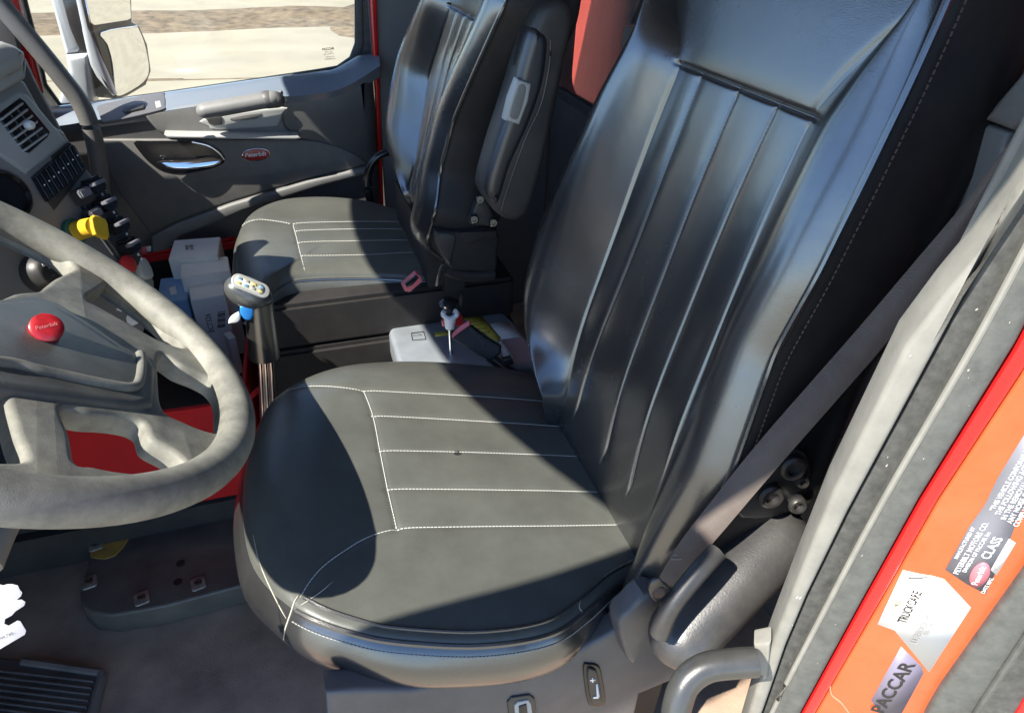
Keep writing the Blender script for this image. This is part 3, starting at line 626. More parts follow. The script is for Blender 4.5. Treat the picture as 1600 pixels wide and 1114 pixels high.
swp = [P(x, y, pz(-.393)) for x, y in ((153, 172), (160, 166), (250, 155), (259, 157), (258, 165), (250, 169), (165, 180), (155, 178))]
sw = plate3('switch_panel', [catmull(swp, 4, True)], (0, -.25, 1), .006, mat('switch_panel_plastic', (.12, .12, .125), .35), pd, .002)
plate3('window_switch', [np.array([P(x, y, pz(-.391)) for x, y in ((190, 170.5), (192, 167.5), (224, 163.5), (227, 165), (224, 168), (194, 172))])], (0, -.25, 1), .008, BLKPL, sw, .002)
plate3('switch_pad', [np.array([P(x, y, pz(-.391)) for x, y in ((242, 161), (251, 160), (252, 165), (243, 166.5))])], (0, -.25, 1), .005, LTGREY, sw, .001)
lathe('lock_ring', P(513, 129, py_(1.835)), (0, -.75, .65), [(.016, -.004), (.016, .003), (.012, .005), (.009, .003), (.006, .003), (.005, .006), (.001, .006)], BLKPL, pd, 24)
slab('cab_side_wall', (.262, 1.84, FLOORZ), (BW, 1.90, .44), mat('pillar_trim_plastic', (.13, .14, .145), .5, bump=.2, bscale=600, var=.08, dust=.15))['kind'] = 'structure'
ap_ = thing('windscreen_pillar', 'dark windscreen pillar at the front edge of the far door window', 'pillar', P(60, 200, py_(1.80)))
plate('pillar_cover', [(-50, -120), (-28, -120), (12, 0), (30, 70), (50, 150), (75, 230), (20, 260), (-15, 100)], py_(1.79), .05, DKGREY, ap_, .006)
plate('pillar_paint', [(-28, -120), (-5, -120), (28, 0), (46, 80), (64, 150), (50, 150), (30, 70), (12, 0)], py_(1.80), .03, RED, ap_, .003)
gh = thing('grab_handle', 'long grey curved grab handle on the far windscreen pillar', 'grab handle', P(150, 300, py_(1.60)))
tube('grab_bar', [P(x, y, py_(1.60)) for x, y in ((-20, -25), (4, 10), (30, 42), (64, 82), (98, 124), (125, 160), (142, 200), (152, 245), (158, 300), (160, 360))], .0175, mat('grab_bar_plastic', (.09, .09, .09), .5, bump=.2, bscale=500, dust=.3), gh, 16)
plate('grab_foot', [(140, 318), (172, 318), (180, 372), (142, 372)], py_(1.63), .03, BLKPL, gh, .008)
# ------------------------------------------------------------------ outside mirror
mz = thing('outside_mirror', 'tall pale wing mirror with two glasses outside the far door window', 'mirror', P(130, 170, py_(2.05)))
MP = (tuple(P(170, 80, py_(2.12))), tuple(nrm((.92, -.38, -.03))))
MPo = lambda d: outp(MP, d)
plate('mirror_arm', [(60, -60), (105, -60), (134, 84), (101, 88)], py_(2.10), .09, MIRH, mz, .02, res=3)
plate('arm_base', [(101, 89), (136, 85), (141, 108), (146, 162), (150, 176), (86, 176), (96, 140), (106, 112)], py_(2.08), .09, MIRH, mz, .015, res=3)
plate('mirror_shell', [(103, -60), (128, -60), (134, -2), (146, 48), (160, 96), (181, 150), (176, 152), (150, 122), (139, 102), (135, 84)], py_(2.08), .07, MIRH, mz, .012, res=3)
plate('mirror_head', [(124, -70), (205, -72), (207, 34), (218, 40), (231, 70), (237, 112), (229, 134), (200, 151), (184, 155), (178, 148), (160, 96), (143, 44), (132, 0)], MPo(0), .06, GLOSSBLK, mz, .006, sm=0)
plate('mirror_glass', [(132, -66), (200, -68), (205, 29), (200, 32), (148, 40), (142, 36), (134, 0)], MPo(.002), .003, MIRR, mz, .001)
plate('mirror_glass', [(158, 51), (209, 41), (216, 44), (227, 72), (233, 110), (224, 129), (198, 146), (184, 150), (180, 140), (176, 100), (168, 70)], MPo(.003), .003, MIRR, mz, .001, sm=3)
# ================================================================== DASHBOARD
DN = nrm((.80, -.45, .33)); DC = np.array((-.297, 1.10, -.341))
DS = lambda d=0.: (tuple(DC + DN * d), tuple(DN))
db = thing('dashboard', 'grey dashboard end with air vent, rocker switches and yellow brake knob', 'dashboard', (-.6, 1.2, FLOORZ))
plate('dash_face', [(-150, 60), (-40, 84), (20, 112), (42, 128), (60, 160), (78, 190), (103, 206), (118, 232), (137, 262), (160, 292), (182, 330), (206, 368), (232, 412), (244, 440), (244, 470), (200, 600), (60, 640), (-150, 500)], DS(), .20, mat('dash_plastic', (.22, .215, .205), .5, bump=.3, bscale=700, var=.1, dust=.25, dcol=(.34, .32, .29)), db, .008)
plate('side_cheek', [(-20, 40), (20, 70), (46, 90), (64, 130), (96, 190), (112, 224), (132, 262), (150, 300), (190, 370), (150, 420), (60, 300), (0, 200)], DS(-.05), .25, DKGREY, db, .012)
slab('dash_top', (-.95, .30, -.62), (-.50, 1.72, -.22), DKGREY, db, .04)
slab('dash_lower', (-.95, .30, -.80), (-.56, 1.70, -.60), BLKPL, db, .03)
vp = plate('vent_pod', [(-60, 78), (-20, 66), (6, 61), (26, 68), (43, 80), (45, 90), (40, 106), (0, 128), (-60, 150)], DS(.025), .10, LTGREY, db, .012, res=3)
plate('pod_rim', [(-60, 128), (0, 112), (40, 92), (44, 98), (42, 122), (0, 146), (-60, 172)], DS(.012), .05, LTGREY, vp, .006)
plate('vent_surround', [(-20, 150), (-10, 168), (30, 140), (46, 148), (100, 212), (108, 222), (72, 252), (44, 272), (-20, 230)], DS(.004), .02, LTGREY, db, .006)
vt = plate('air_vent', [(0, 177), (32, 153), (40, 158), (79, 206), (76, 214), (47, 239), (40, 237), (3, 190)], DS(.0065), .012, GLOSSBLK, db, .002)
for k in range(6):
    t = k / 5
    a0 = np.array((3, 185)) + t * np.array((36, 48)); b0 = np.array((36, 160)) + t * np.array((38, 48))
    plate('vent_slat', [a0, b0, b0 + (1.4, 3.0), a0 + (1.4, 3.0)], DS(.012), .010, LTGREY, vt, .0007)
for k in (1, 2):
    t = k / 3; a0 = np.array((3, 185)) * (1 - t) + np.array((36, 160)) * t
    plate('vent_vane', [a0, a0 + (1.5, -1), a0 + (37, 46), a0 + (35.5, 47)], DS(.008), .003, DKGREY, vt, .0005)
lathe('vent_knob', P(46, 196, DS(.013)), DN, [(.006, -.004), (.006, .003), (.004, .006), (.001, .0065)], WHITEPL, vt, 14)
plate('switch_bay', [(50, 277), (60, 268), (77, 253), (84, 256), (82, 244), (108, 222), (118, 228), (137, 264), (86, 328)], DS(.003), .006, BLKPL, db, .001)
for k in range(8):
    a0 = np.array((56 + 7.4 * k, 277 - 6.6 * k)); b0 = a0 + (6.6, -5.8)
    l = np.array((21.5, 37.))
    rk = plate('rocker_switch', [a0, b0, b0 + l, a0 + l], DS(.012), .010, GLOSSBLK, db, .0022, res=3)
    c0 = (a0 + b0) / 2 + (9, 15)
    plate('switch_mark', [c0, c0 + (1.8, -1.4), c0 + (3.0, .6), c0 + (1.2, 2)], DS(.0124), .0004, WHITEINK, rk)
cb = plate('control_column', [(122, 308), (150, 276), (168, 300), (192, 344), (212, 378), (226, 410), (208, 420), (186, 400), (150, 350)], DS(.008), .012, BLKPL, db, .003)
for k, (x, y) in enumerate(((146, 290), (164, 318), (184, 352), (202, 384))):
    A = nrm(np.cross((0, 0, 1), DN)); B = np.cross(DN, A)
    kb = boxm('selector_knob', P(x, y, DS(.020)), (A, B, DN), (.026, .022, .026), GLOSSBLK, cb, .004)
    boxm('knob_fin', P(x + 6, y - 4, DS(.036)), (A, B, DN), (.022, .005, .012), LABELGR, cb, .001)
    for j in range(3):
        lathe('knob_legend', P(x + 9 + 5 * j, y + 7 + 7 * j, DS(.016)), DN, [(.0022, 0), (.0022, .0004), (.0001, .0005)], WHITEINK, cb, 8)
for k, (x, y) in enumerate(((130, 306), (147, 338))):
    kb = boxm('toggle_switch', P(x, y, DS(.014)), (A, B, DN), (.030, .024, .016), BLKPL, cb, .003)
    boxm('toggle_cap', P(x + 2, y - 5, DS(.024)), (A, B, DN), (.022, .012, .008), LABELGR, cb, .002)
yk = plate('brake_knob', [(143, 341), (148, 336), (157, 338), (166, 343), (169, 350), (172, 370), (169, 374), (158, 370), (150, 366), (146, 356)], DS(.050), .008, YELLOW, db, .002, res=3)
tube('knob_stem', [P(119, 362, DS(.006)), P(130, 358, DS(.018)), P(148, 354, DS(.046))], [.014, .0135, .013], YELLOW, yk, 18, sm=2)
lathe('stem_collar', P(117, 362, DS(.004)), DN, [(.018, -.01), (.018, .003), (.014, .005), (.001, .005)], mat('green_plastic', (.02, .12, .08), .4), yk, 18)
tube('white_tie', [P(157, 372, DS(.045)), P(166, 384, DS(.03)), P(176, 398, DS(.012))], .0011, WHITEPL, yk, 6)
lathe('trailer_knob', P(200, 413, DS(.02)), DN, [(.007, -.02), (.007, -.006), (.013, -.004), (.014, .002), (.011, .004), (.001, .005)], REDPL, db, 20)
ga = lathe('gauge', P(10, 305, DS(.004)), DN, [(.032, -.01), (.032, .004), (.027, .008), (.025, .002), (.001, .002)], GLOSSBLK, db, 32)
hk = lathe('heater_knob', P(72, 425, DS(.015)), DN, [(.026, -.02), (.026, 0), (.021, .012), (.018, .014), (.001, .014)], BLKPL, db, 28)
for a, b in (((64, 408), (68, 417)), ((78, 407), (80, 409)), ((75, 420), (88, 413)), ((86, 424), (92, 421)), ((80, 432), (85, 430))):
    plate('knob_mark', [a, (a[0] + 3, a[1] - 1), (b[0] + 3, b[1] - 1), b], DS(.03), .001, WHITEINK, hk)
plate('dash_corner', [(218, 408), (228, 402), (238, 416), (242, 432), (232, 436), (222, 430)], DS(.01), .02, LTGREY, db, .005, sm=3)
# ================================================================== STEERING WHEEL
WC = np.array((-.2838, .6470, -.3205)); ax_, az_ = .708, .1395; WR = .276
WN = nrm((math.sin(ax_), math.sin(az_), math.cos(ax_))); WU, WV, _ = frame(WN)
WPL = lambda d=0.: (tuple(WC + WN * d), tuple(WN))
sw_ = thing('steering_wheel', 'dust-caked grey steering wheel with four spokes and red horn badge', 'steering wheel', WC)
th = np.linspace(0, 2 * math.pi, 120, endpoint=False)
circ = np.array([WC + WR * (math.cos(t) * WU + math.sin(t) * WV) for t in th])
def circle(r, d=0.): return np.array([WC + WN * d + r * (math.cos(t) * WU + math.sin(t) * WV) for t in th])
tube('rim', circle(WR - .0205, -.0045), .0190, WHEELM, sw_, 18, sm=0, closed=True, upv=WN)
hA = [(-60, 330), (0, 336), (40, 356), (78, 381), (104, 402), (116, 416), (109, 423), (88, 433), (72, 445), (60, 453), (22, 457), (-60, 478)]
hB = [(137, 466), (160, 449), (186, 431), (211, 453), (239, 484), (272, 520), (286, 541), (251, 531), (214, 511), (161, 481)]
hC = [(252, 552), (284, 570), (317, 584), (336, 596), (347, 615), (349, 645), (344, 672), (322, 671), (289, 658), (258, 640), (250, 600)]
hD = [(98, 637), (141, 643), (191, 648), (224, 658), (236, 683), (272, 704), (290, 724), (268, 733), (226, 737), (181, 733), (146, 726), (120, 720), (112, 680)]
hE = [(-60, 600), (0, 608), (10, 618), (16, 640), (28, 678), (40, 708), (34, 718), (0, 719), (-60, 712)]
sm3 = lambda L: catmull([P(x, y, WPL(-.006)) for x, y in L], 5, True)
plate3('spoke_plate', [circle(WR - .022, -.006)] + [sm3(h) for h in (hA, hB, hC, hD, hE)], WN, .026, WHEELM, sw_, .006, res=3)
plate('spoke_recess', [(80, 452), (112, 428), (150, 424), (186, 430), (160, 449), (137, 466), (108, 458)], WPL(-.016), .012, WHEELM, sw_, .004, sm=3)
hp = plate('hub_pad', [(-80, 470), (0, 463), (50, 457), (92, 470), (140, 500), (195, 538), (236, 556), (247, 575), (243, 628), (215, 632), (130, 620), (20, 606), (-80, 590)], WPL(.002), .03, PADM, sw_, .009, res=4)
plate('hub_cover', [(-70, 478), (0, 470), (50, 466), (88, 478), (136, 508), (180, 538), (216, 552), (221, 562), (217, 598), (206, 606), (190, 604), (120, 591), (50, 575), (-70, 560)], WPL(.0045), .02, PADM, hp, .005, res=3)
tube('pad_ridge', [P(x, y, WPL(.004)) for x, y in ((-40, 562), (20, 568), (60, 578), (120, 591), (180, 603), (206, 605), (217, 597), (221, 572), (219, 553))], .005, WHEELM, hp, 10)
HBN = nrm(nrm(-ray(73, 512)) * .75 + WN * .45); HBC = P(73, 512, WPL(.014))
hb = lathe('horn_badge', HBC, HBN, [(.0140, -.02), (.0140, .001), (.0125, .0022), (.008, .003), (.004, .0034), (.0005, .0035)], REDEMB, sw_, 36)
text('badge_lettering', 'Peterbilt', (56, 516), (91, 508), (tuple(HBC + HBN * .0033), tuple(HBN)), mat('worn_badge_print', (.55, .2, .2), .4), hb, shear=.2)
tube('column', [WC - WN * .02, WC - WN * .12, WC - WN * .45], [.05, .055, .06], BLKPL, sw_, 24, sm=0)
tube('column_lever', [P(40, 800, py_(.62)), P(12, 815, py_(.60)), P(-20, 885, py_(.55))], .013, mat('lever_plastic', (.22, .2, .17), .5), sw_, 12)
for (nm, lab, pts, tx, a, b, d) in (
    ('air_freshener', 'white cut-out air freshener card seen through the steering wheel opening', [(182, 484), (189, 471), (192, 476), (197, 473), (199, 478), (203, 482), (231, 499), (207, 509), (199, 504), (197, 497), (201, 489), (195, 484), (190, 487)], 'True N', (206, 500), (226, 493), 1.02),
    ('air_freshener', 'white cut-out air freshener card hanging at the bottom left edge', [(-60, 905), (-5, 911), (5, 914), (12, 912), (20, 912), (28, 914), (31, 921), (35, 925), (33, 931), (26, 937), (34, 936), (40, 940), (38, 946), (24, 955), (19, 961), (8, 967), (7, 974), (14, 977), (28, 969), (32, 970), (41, 985), (39, 991), (0, 1014), (-60, 1030)], 'True Nth', (-6, 1001), (21, 990), .62)):
    pl = (tuple(AT(*pts[0], d)), tuple(nrm(AT(*pts[0], 1)) * -1 + np.array((.25, .1, .1))))
    t = thing(nm, lab, 'air freshener', P(*pts[0], pl), 'white air freshener cards')
    cf = plate('card', pts, pl, .0012, CARD, t, .0002); text('card_print', tx, a, b, pl, INK, cf)
    tube('hanging_string', [P(pts[1][0], pts[1][1] + 2, pl), P(pts[1][0] - 8, pts[1][1] - 40, pl) + np.array((-.01, .0, .02))], .0006, WHITEPL, t, 5)
# ================================================================== TOTE, BOXES, SHIFTER
TZ = -.99
tt = thing('red_tote_bag', 'open red fabric tote full of white boxes on the cab floor', 'tote bag', (-.3, 1.3, TZ))
x0, x1, y0, y1, zt = -.45, -.150, 1.06, 1.76, -.80; TZ = -.99
slab('engine_tunnel', (-.95, 1.06, FLOORZ), (-.12, 1.80, TZ - .004), BLKPL, None, .02)['kind'] = 'structure'
def wall(nm, pts, n, m): return plate3(nm, [np.array(pts)], n, .008, m, tt, .003)
wall('tote_wall', [(x0, y0, TZ), (x1, y0, TZ), (x1 + .03, y0 - .02, -.77), (x0, y0 - .02, -.76)], nrm((0, -1, .05)), REDFAB)
wall('tote_wall', [(x0, y1, TZ), (x1, y1, TZ), (x1, y1 + .02, zt + .03), (x0, y1 + .02, zt)], nrm((0, -1, 0)), REDFAB)
plate3('tote_lining', [np.array([(x0 + .01, y1 - .006, TZ), (x1 - .01, y1 - .006, TZ), (x1 - .01, y1 + .012, zt + .012), (x0 + .01, y1 + .012, zt - .01)])], (0, -1, 0), .003, BLKFAB, tt, .001)
wall('tote_wall', [(x1, y0, TZ), (x1, y1, TZ), (x1 + .01, y1, zt + .03), (x1 + .02, 1.4, zt - .03), (x1 + .03, y0, -.76)], nrm((-1, 0, 0)), REDFAB)
wall('tote_wall', [(x0, y0, TZ), (x0, y1, TZ), (x0, y1, zt), (x0, y0, -.86)], nrm((1, 0, 0)), REDFAB)
tube('tote_hem', [(x0, y1 + .02, zt), (x1 - .05, y1 + .02, zt + .03), (x1 + .005, y1, zt + .02), (x1 + .02, 1.4, zt - .03), (x1 + .03, y0 - .01, -.76), (x0, y0 - .015, -.74)], .005, REDFAB, tt, 8)
plate('tote_label', [(217, 388), (229, 385), (230, 396), (219, 399)], py_(1.74), .002, PINKPL, tt); plate('tote_label', [(228, 386), (236, 385), (236.5, 393), (230, 394)], py_(1.738), .002, CARD, tt)
def carton(label, top, z, h, m=CARD, lines=()):
    q = np.array([P(x, y, pz(z)) for x, y in top]); c = q.mean(0)
    # true right-angled box fitted to the traced top
    u = nrm((q[1] - q[0]) + (q[2] - q[3])); v = nrm(np.cross((0, 0, 1), u)); a = abs((q - c) @ u).mean() * 2; b = abs((q - c) @ v).mean() * 2
    t = thing('carton', label, 'box', (c[0], c[1], z - h), 'cartons in the red tote')
    bd_ = boxm('carton_body', (c[0], c[1], z - h / 2), (u, v, (0, 0, 1)), (a, b, h), m, t, .0015)
    boxm('lid_flap', (c[0], c[1], z + .0006), (u, v, (0, 0, 1)), (a * .98, b * .98, .0012), m, t, .0004)
    return t, bd_, c, u, v, a, b
t1, b1, *_ = carton('white carton at the back of the tote with small printed squares on top', [(266, 377), (339, 371), (346, 399), (269, 405)], -.735, .25)
plate('print_square', [(289, 384), (294, 383), (295, 390), (290, 391)], pz(-.7332), .0004, GREYINK, b1)
for k in range(4): plate('barcode_bar', [(296 + k * 1.5, 382.5), (297 + k * 1.5, 382.4), (298 + k * 1.5, 390.3), (297 + k * 1.5, 390.4)], pz(-.7332), .0004, GREYINK, b1)
carton('plain white carton second from the back in the tote', [(281, 411), (354, 401), (361, 424), (284, 434)], -.75, .235)
t3, b3, *_ = carton('blue shipping carton between the white cartons in the tote', [(240, 437), (290, 432), (300, 468), (256, 474)], -.79, .195, BLUECARD)
plate('white_label', [(264, 450), (274, 447), (277, 459), (267, 461)], pz(-.788), .0006, CARD, b3)
t4, b4, c, u, v, a, b = carton('tall white carton with black part number and barcode nearest the gear lever', [(289, 434), (343, 427), (353, 461), (303, 470)], -.775, .21)
fc = c - v * (b / 2 + .0008) if v[1] > 0 else c + v * (b / 2 + .0008); fpl = (tuple(fc), tuple(-v if v[1] > 0 else v))
text('part_number', 'BC7326', (335, 518), (328, 490), fpl, INK, b4, hfac=.012)
for k in range(9): plate('barcode_bar', [(340, 488 + k * 2.9), (352, 486 + k * 2.9), (352, 486 + k * 2.9 + (1, 2, 1.4)[k % 3]), (340, 488 + k * 2.9 + (1, 2, 1.4)[k % 3])], fpl, .0003, INK, b4)
carton('small white carton standing in the near corner of the tote', [(352, 520), (362, 517), (366, 528), (355, 532)], -.86, .10)
gs = thing('gear_lever', 'black gear lever with silver topped knob and blue range switch', 'gear lever', P(415, 620, py_(.98)))
YS = py_(.97); kc = P(388, 458, YS)
kd = nrm(P(420, 470, YS) - P(362, 447, YS)); kn = nrm(np.array((.05, -.45, .9)) - kd * (np.array((.05, -.45, .9)) @ kd)); kw = np.cross(kn, kd)
bm = bmesh.new(); bmesh.ops.create_uvsphere(bm, u_segments=32, v_segments=20, radius=1); V = [kc + v.co.x * .037 * kd + v.co.y * .026 * kw + (v.co.z * .022) * kn for v in bm.verts]; Fc = [[x.index for x in f.verts] for f in bm.faces]; bm.free()
kb = mk('knob', V, Fc, mat('silver_black_plastic', (.10, .105, .105), .25, metal=.4), gs)
kt = plate3('shift_label', [rrect(kc + kn * .0215 - kd * .004, kd, kw, .029, .013, .012)], kn, .004, LTGREY, kb, .001)
plate3('label_print', [rrect(kc + kn * .0219 - kd * .006, kd, kw, .023, .009, .008)], kn, .0036, mat('pale_legend', (.55, .55, .42), .4), kb)
for i in range(4):
    for j in (-1, 1):
        plate3('legend_mark', [rrect(kc + kn * .0223 + kd * (-.022 + .011 * i) + kw * .004 * j, kd, kw, .0035, .0024, .001)], kn, .0036, (mat('pale_gold', (.5, .42, .16), .5), mat('dull_blue', (.15, .28, .45), .5), GREYINK)[(i + (j > 0)) % 3], kb)
plate('range_switch', [(375, 480), (392, 476), (397, 487), (393, 500), (384, 501), (377, 494)], py_(.948), .014, BLUEPL, gs, .003, sm=2)
plate('splitter_tab', [(357, 506), (360, 498), (373, 490), (376, 497), (372, 504), (362, 506)], py_(.95), .008, WHITEPL, gs, .002, sm=2)
tube('lever_sleeve', [P(404, 470, YS), P(407, 500, YS), P(413, 556, YS)], [.021, .022, .0245], mat('satin_steel', (.16, .155, .15), .25, metal=.9), gs, 28, sm=3)
for dx in (-8, 0, 9): tube('shift_rod', [P(414 + dx, 555, YS), P(417 + dx, 610, YS), P(420 + dx, 700, YS)], .0045, CHROME, gs, 10, sm=0)
# ================================================================== SILVER BOX, PLUNGER, BUCKLE
ZB = -.72
bq = np.array([(.15, 1.165), (.415, 1.165), (.425, .96), (.15, .96)])
sb = thing('silver_control_box', 'flat silver electrical box with stickers between the two seats', 'box', (.28, 1.06, FLOORZ))
plate3('case', [np.c_[catmull(np.array([(.150, .98), (.150, 1.10), (.156, 1.155), (.20, 1.165), (.30, 1.168), (.372, 1.166), (.40, 1.15), (.412, 1.06), (.418, .97), (.40, .955), (.17, .955)]), 3, True), np.full(33, ZB)]], (0, 0, 1), .06, SILVER, sb, .010, res=3)
slab('case_stand', (.17, .97, FLOORZ), (.40, 1.15, ZB - .061), BLKPL, sb, .01)
Z1 = pz(ZB + .0012)
def tag_(nm, pts, m, **k): return plate(nm, pts, Z1, .001, m, sb, **k)
yl = tag_('warning_label', [(724, 497), (751, 492), (783, 528), (776, 534)], YELLOWLBL)
for k in range(5):
    text('warning_text', ('WARNING', 'HIGH PRESSURE', 'DO NOT', 'REMOVE', 'SERVICE')[k], (729 + 2 * k, 500 + 5.5 * k), (748 + 4.4 * k, 496 + 6.2 * k), pz(ZB + .0012), INK, yl)
tag_('blank_sticker', [(766, 506), (793, 501), (812, 526), (781, 530)], CARD)
tl = tag_('spec_sticker', [(780, 534), (786, 531), (803, 558), (797, 561), (786, 556)], CARD)
for k in range(4): tag_('spec_line', [(783 + 4.2 * k, 537 + 5.6 * k), (787 + 4.2 * k, 535.6 + 5.6 * k), (787.5 + 4.2 * k, 536.4 + 5.6 * k), (783.5 + 4.2 * k, 537.8 + 5.6 * k)], GREYINK)
yt = tag_('function_label', [(679, 520), (709, 516), (710, 521.5), (680, 525.5)], YELLOWLBL); text('function_text', 'TAILGATE', (680.5, 524.5), (708, 520.6), pz(ZB + .0012), INK, yt)
ot = [[(642, 520), (662, 517.5), (666, 530), (644, 532)], [(643, 521), (661.3, 518.6), (665, 529.3), (645, 531)]]
plate('panel_outline', ot[0], Z1, .0006, INK, sb, holes=[ot[1]])
text('panel_text', 'FILTER', (646, 526), (660, 524), pz(ZB), INK, sb)
pk = thing('plunger_knob', 'black plunger knob on a thin rod with white safety clip', 'control knob', P(705, 560, py_(1.03)))
kx = P(701, 473, py_(1.03)); rod0 = P(705, 560, py_(1.03)); kd_ = nrm(kx - rod0)
lathe('knob_head', kx, kd_, [(.004, -.012), (.010, -.008), (.0175, -.003), (.0185, .001), (.015, .005), (.007, .0075), (.0005, .008)], GLOSSBLK, pk, 28)
tube('rod', [kx - kd_ * .004, rod0 - kd_ * .04], .0032, STEEL, pk, 10, sm=0)
tube('neck', [kx - kd_ * .006, kx - kd_ * .03], .006, BLKPL, pk, 14, sm=0)
tube('safety_clip', [P(703, 492, py_(1.028)), P(703, 512, py_(1.028))], [.012, .009], WHITEPL, pk, 18, sm=0)
tube('clip_jaws', [P(694, 487, py_(1.018)), P(692, 491, py_(1.02)), P(697, 496, py_(1.018)), P(704, 498, py_(1.016)), P(711, 495, py_(1.018)), P(714, 490, py_(1.02)), P(711, 486, py_(1.018))], .0045, WHITEPL, pk, 10)
plate('red_flag', [(713, 494), (720, 491), (725, 498), (724, 508), (712, 511), (708, 505)], py_(1.045), .012, REDPL, pk, .002)
plate('flag_arm', [(691, 503), (697, 501), (698, 508), (692, 511)], py_(1.04), .01, PINKPL, pk, .002)
bu = thing('seat_belt_buckle', 'black seat belt buckle with red press button on a stalk beside the driver cushion', 'buckle', P(800, 590, py_(.95)))
Bp = (tuple(P(745, 530, py_(.97))), tuple(nrm((-.35, -.80, .48))))
bb = plate('buckle_body', [(706, 529), (735, 509), (760, 528), (782, 541), (781, 553), (766, 564), (752, 557)], Bp, .028, SIDEFAB, bu, .004, res=3)
plate('press_button', [(705, 527), (708, 519), (720, 508), (733, 500), (735, 508), (715, 522), (708, 529)], outp(Bp, -.004), .016, PINKPL, bu, .002)
plate('body_line', [(733, 511), (757, 535), (760, 543), (758.4, 543.5), (755.5, 536.5), (731.7, 512.4)], outp(Bp, .0004), .001, BLKPL, bb)
for dx, dy in ((0, 0), (-9, 4)):
    tube('stalk_cable', [P(770 + dx, 556 + dy, py_(.965)), P(795 + dx, 574 + dy, py_(.95)), P(830 + dx, 594 + dy, py_(.93))], .004, BLKPL, bu, 8)
plate('stalk_clamp', [(786, 563), (800, 560), (804, 569), (790, 573)], py_(.94), .012, BLKPL, bu, .002)
# ================================================================== FLOOR COVER AND MAT
fcv = thing('floor_cover', 'dark floor access cover with metal grommets under the steering wheel', 'floor cover', P(260, 880, pz(FLOORZ)))
ZF = pz(FLOORZ + .055)
plate('cover_plate', [(150, 816), (138, 868), (124, 925), (126, 945), (140, 957), (175, 961), (260, 946), (402, 908), (402, 780), (340, 775), (200, 790)], ZF, .053, PLATE, fcv, .006, res=3)
for x, y in ((150, 852), (140, 910), (222, 935), (310, 912), (390, 893)):
    c_ = P(x, y, ZF); g_ = plate3('grommet', [rrect(c_ + (0, 0, .003), nrm((1, .2, 0)), nrm((-.2, 1, 0)), .0125, .0145, .005)], (0, 0, 1), .005, mat('zinc_grommet', (.32, .29, .25), .5, metal=.4, var=.3, vscale=60), fcv, .0015)
    lathe('bolt_head', c_ + (0, 0, .003), (0, 0, 1), [(.0065, 0), (.0065, .003), (.0045, .0038), (.003, .002), (.0005, .002)], mat('rusty_bolt', (.09, .06, .045), .7, metal=.5), fcv, 14)
for x, y in ((282, 880), (278, 909)): lathe('cover_hole', P(x, y, ZF), (0, 0, 1), [(.008, -.001), (.008, .0006), (.0005, .0007)], INK, fcv, 16)
plate('insulation_edge', [(152, 812), (215, 806), (205, 835), (180, 868), (150, 872), (140, 862)], outp(ZF, .0015), .004, AMBER, fcv, .001, sm=2)
fm = thing('floor_mat', 'black ribbed rubber floor mat at the bottom left corner', 'floor mat', P(70, 1080, pz(FLOORZ)))
ZM = pz(FLOORZ + .012)
plate('mat_sheet', [(-200, 990), (-60, 1015), (36, 1032), (150, 1048), (166, 1052), (150, 1120), (120, 1220), (-200, 1220)], ZM, .011, MATRUB, fm, .004)
for k in range(8):
    y = 1046 + 10 * k
    plate('mat_rib', [(-180, y - 30), (10, y), (146 - 2.6 * k, y + 16), (146 - 2.6 * k, y + 19), (10, y + 4), (-180, y - 26)], outp(ZM, .005), .006, MATRUB, fm, .001)
tube('mat_edge', [P(x, y, outp(ZM, .003)) for x, y in ((36, 1033), (140, 1048), (158, 1053), (150, 1090), (136, 1140))], .007, MATRUB, fm, 8)
# ================================================================== DOOR PILLAR BESIDE THE CAMERA
JP = ((.35, .245, 0), (-.6, -.8, 0)); J = lambda d=0.: outp(JP, d)
E_ = [[(1715, 80), (1595, 303), (1540, 387), (1480, 457), (1416, 540), (1300, 773), (1250, 895), (1205, 1010), (1180, 1080), (1150, 1180)],
      [(1720, 75), (1597, 300), (1467, 540), (1326, 800), (1262, 930), (1228, 1010), (1204, 1080), (1165, 1190)],
      [(1760, 95), (1640, 318), (1521, 540), (1381, 780), (1290, 950), (1206, 1114), (1172, 1200)],
      [(1800, 150), (1700, 335), (1590, 540), (1440, 780), (1350, 940), (1254, 1114), (1205, 1210)],
      [(1820, 200), (1715, 385), (1600, 580), (1468, 780), (1372, 948), (1275, 1114), (1220, 1215)],
      [(1900, 440), (1720, 715), (1600, 900), (1535, 990), (1470, 1080), (1450, 1114), (1400, 1215)],
      [(1930, 500), (1760, 760), (1640, 940), (1560, 1060), (1525, 1114), (1460, 1225)],
      [(1960, 560), (1800, 800), (1680, 980), (1600, 1094), (1588, 1114), (1520, 1235)], [(2100, 640), (1900, 900), (1760, 1130), (1680, 1260)]]
dp = thing('door_pillar', 'driver door pillar with dusty rubber seals and red jamb tinted orange for sun glare', 'door pillar', P(1300, 1000, J()))
def strip(nm, i, j, d, t, m, bev, par=dp): return plate(nm, E_[i] + E_[j][::-1], J(d), t, m, par, bev)
strip('pillar_trim', 0, 1, .004, .035, SEALLT, .004)
strip('seal_channel', 1, 2, -.004, .03, SEALDK, .002)
strip('door_seal', 2, 3, .006, .03, SEAL, .006)
strip('jamb_return', 3, 4, -.001, .025, RED, .003)
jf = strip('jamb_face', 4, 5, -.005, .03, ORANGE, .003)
strip('outer_seal', 5, 6, .002, .02, SEAL, .004); strip('outer_channel', 6, 7, -.004, .02, SEALDK, .002); strip('outer_skin', 7, 8, -.002, .02, RED, .002)
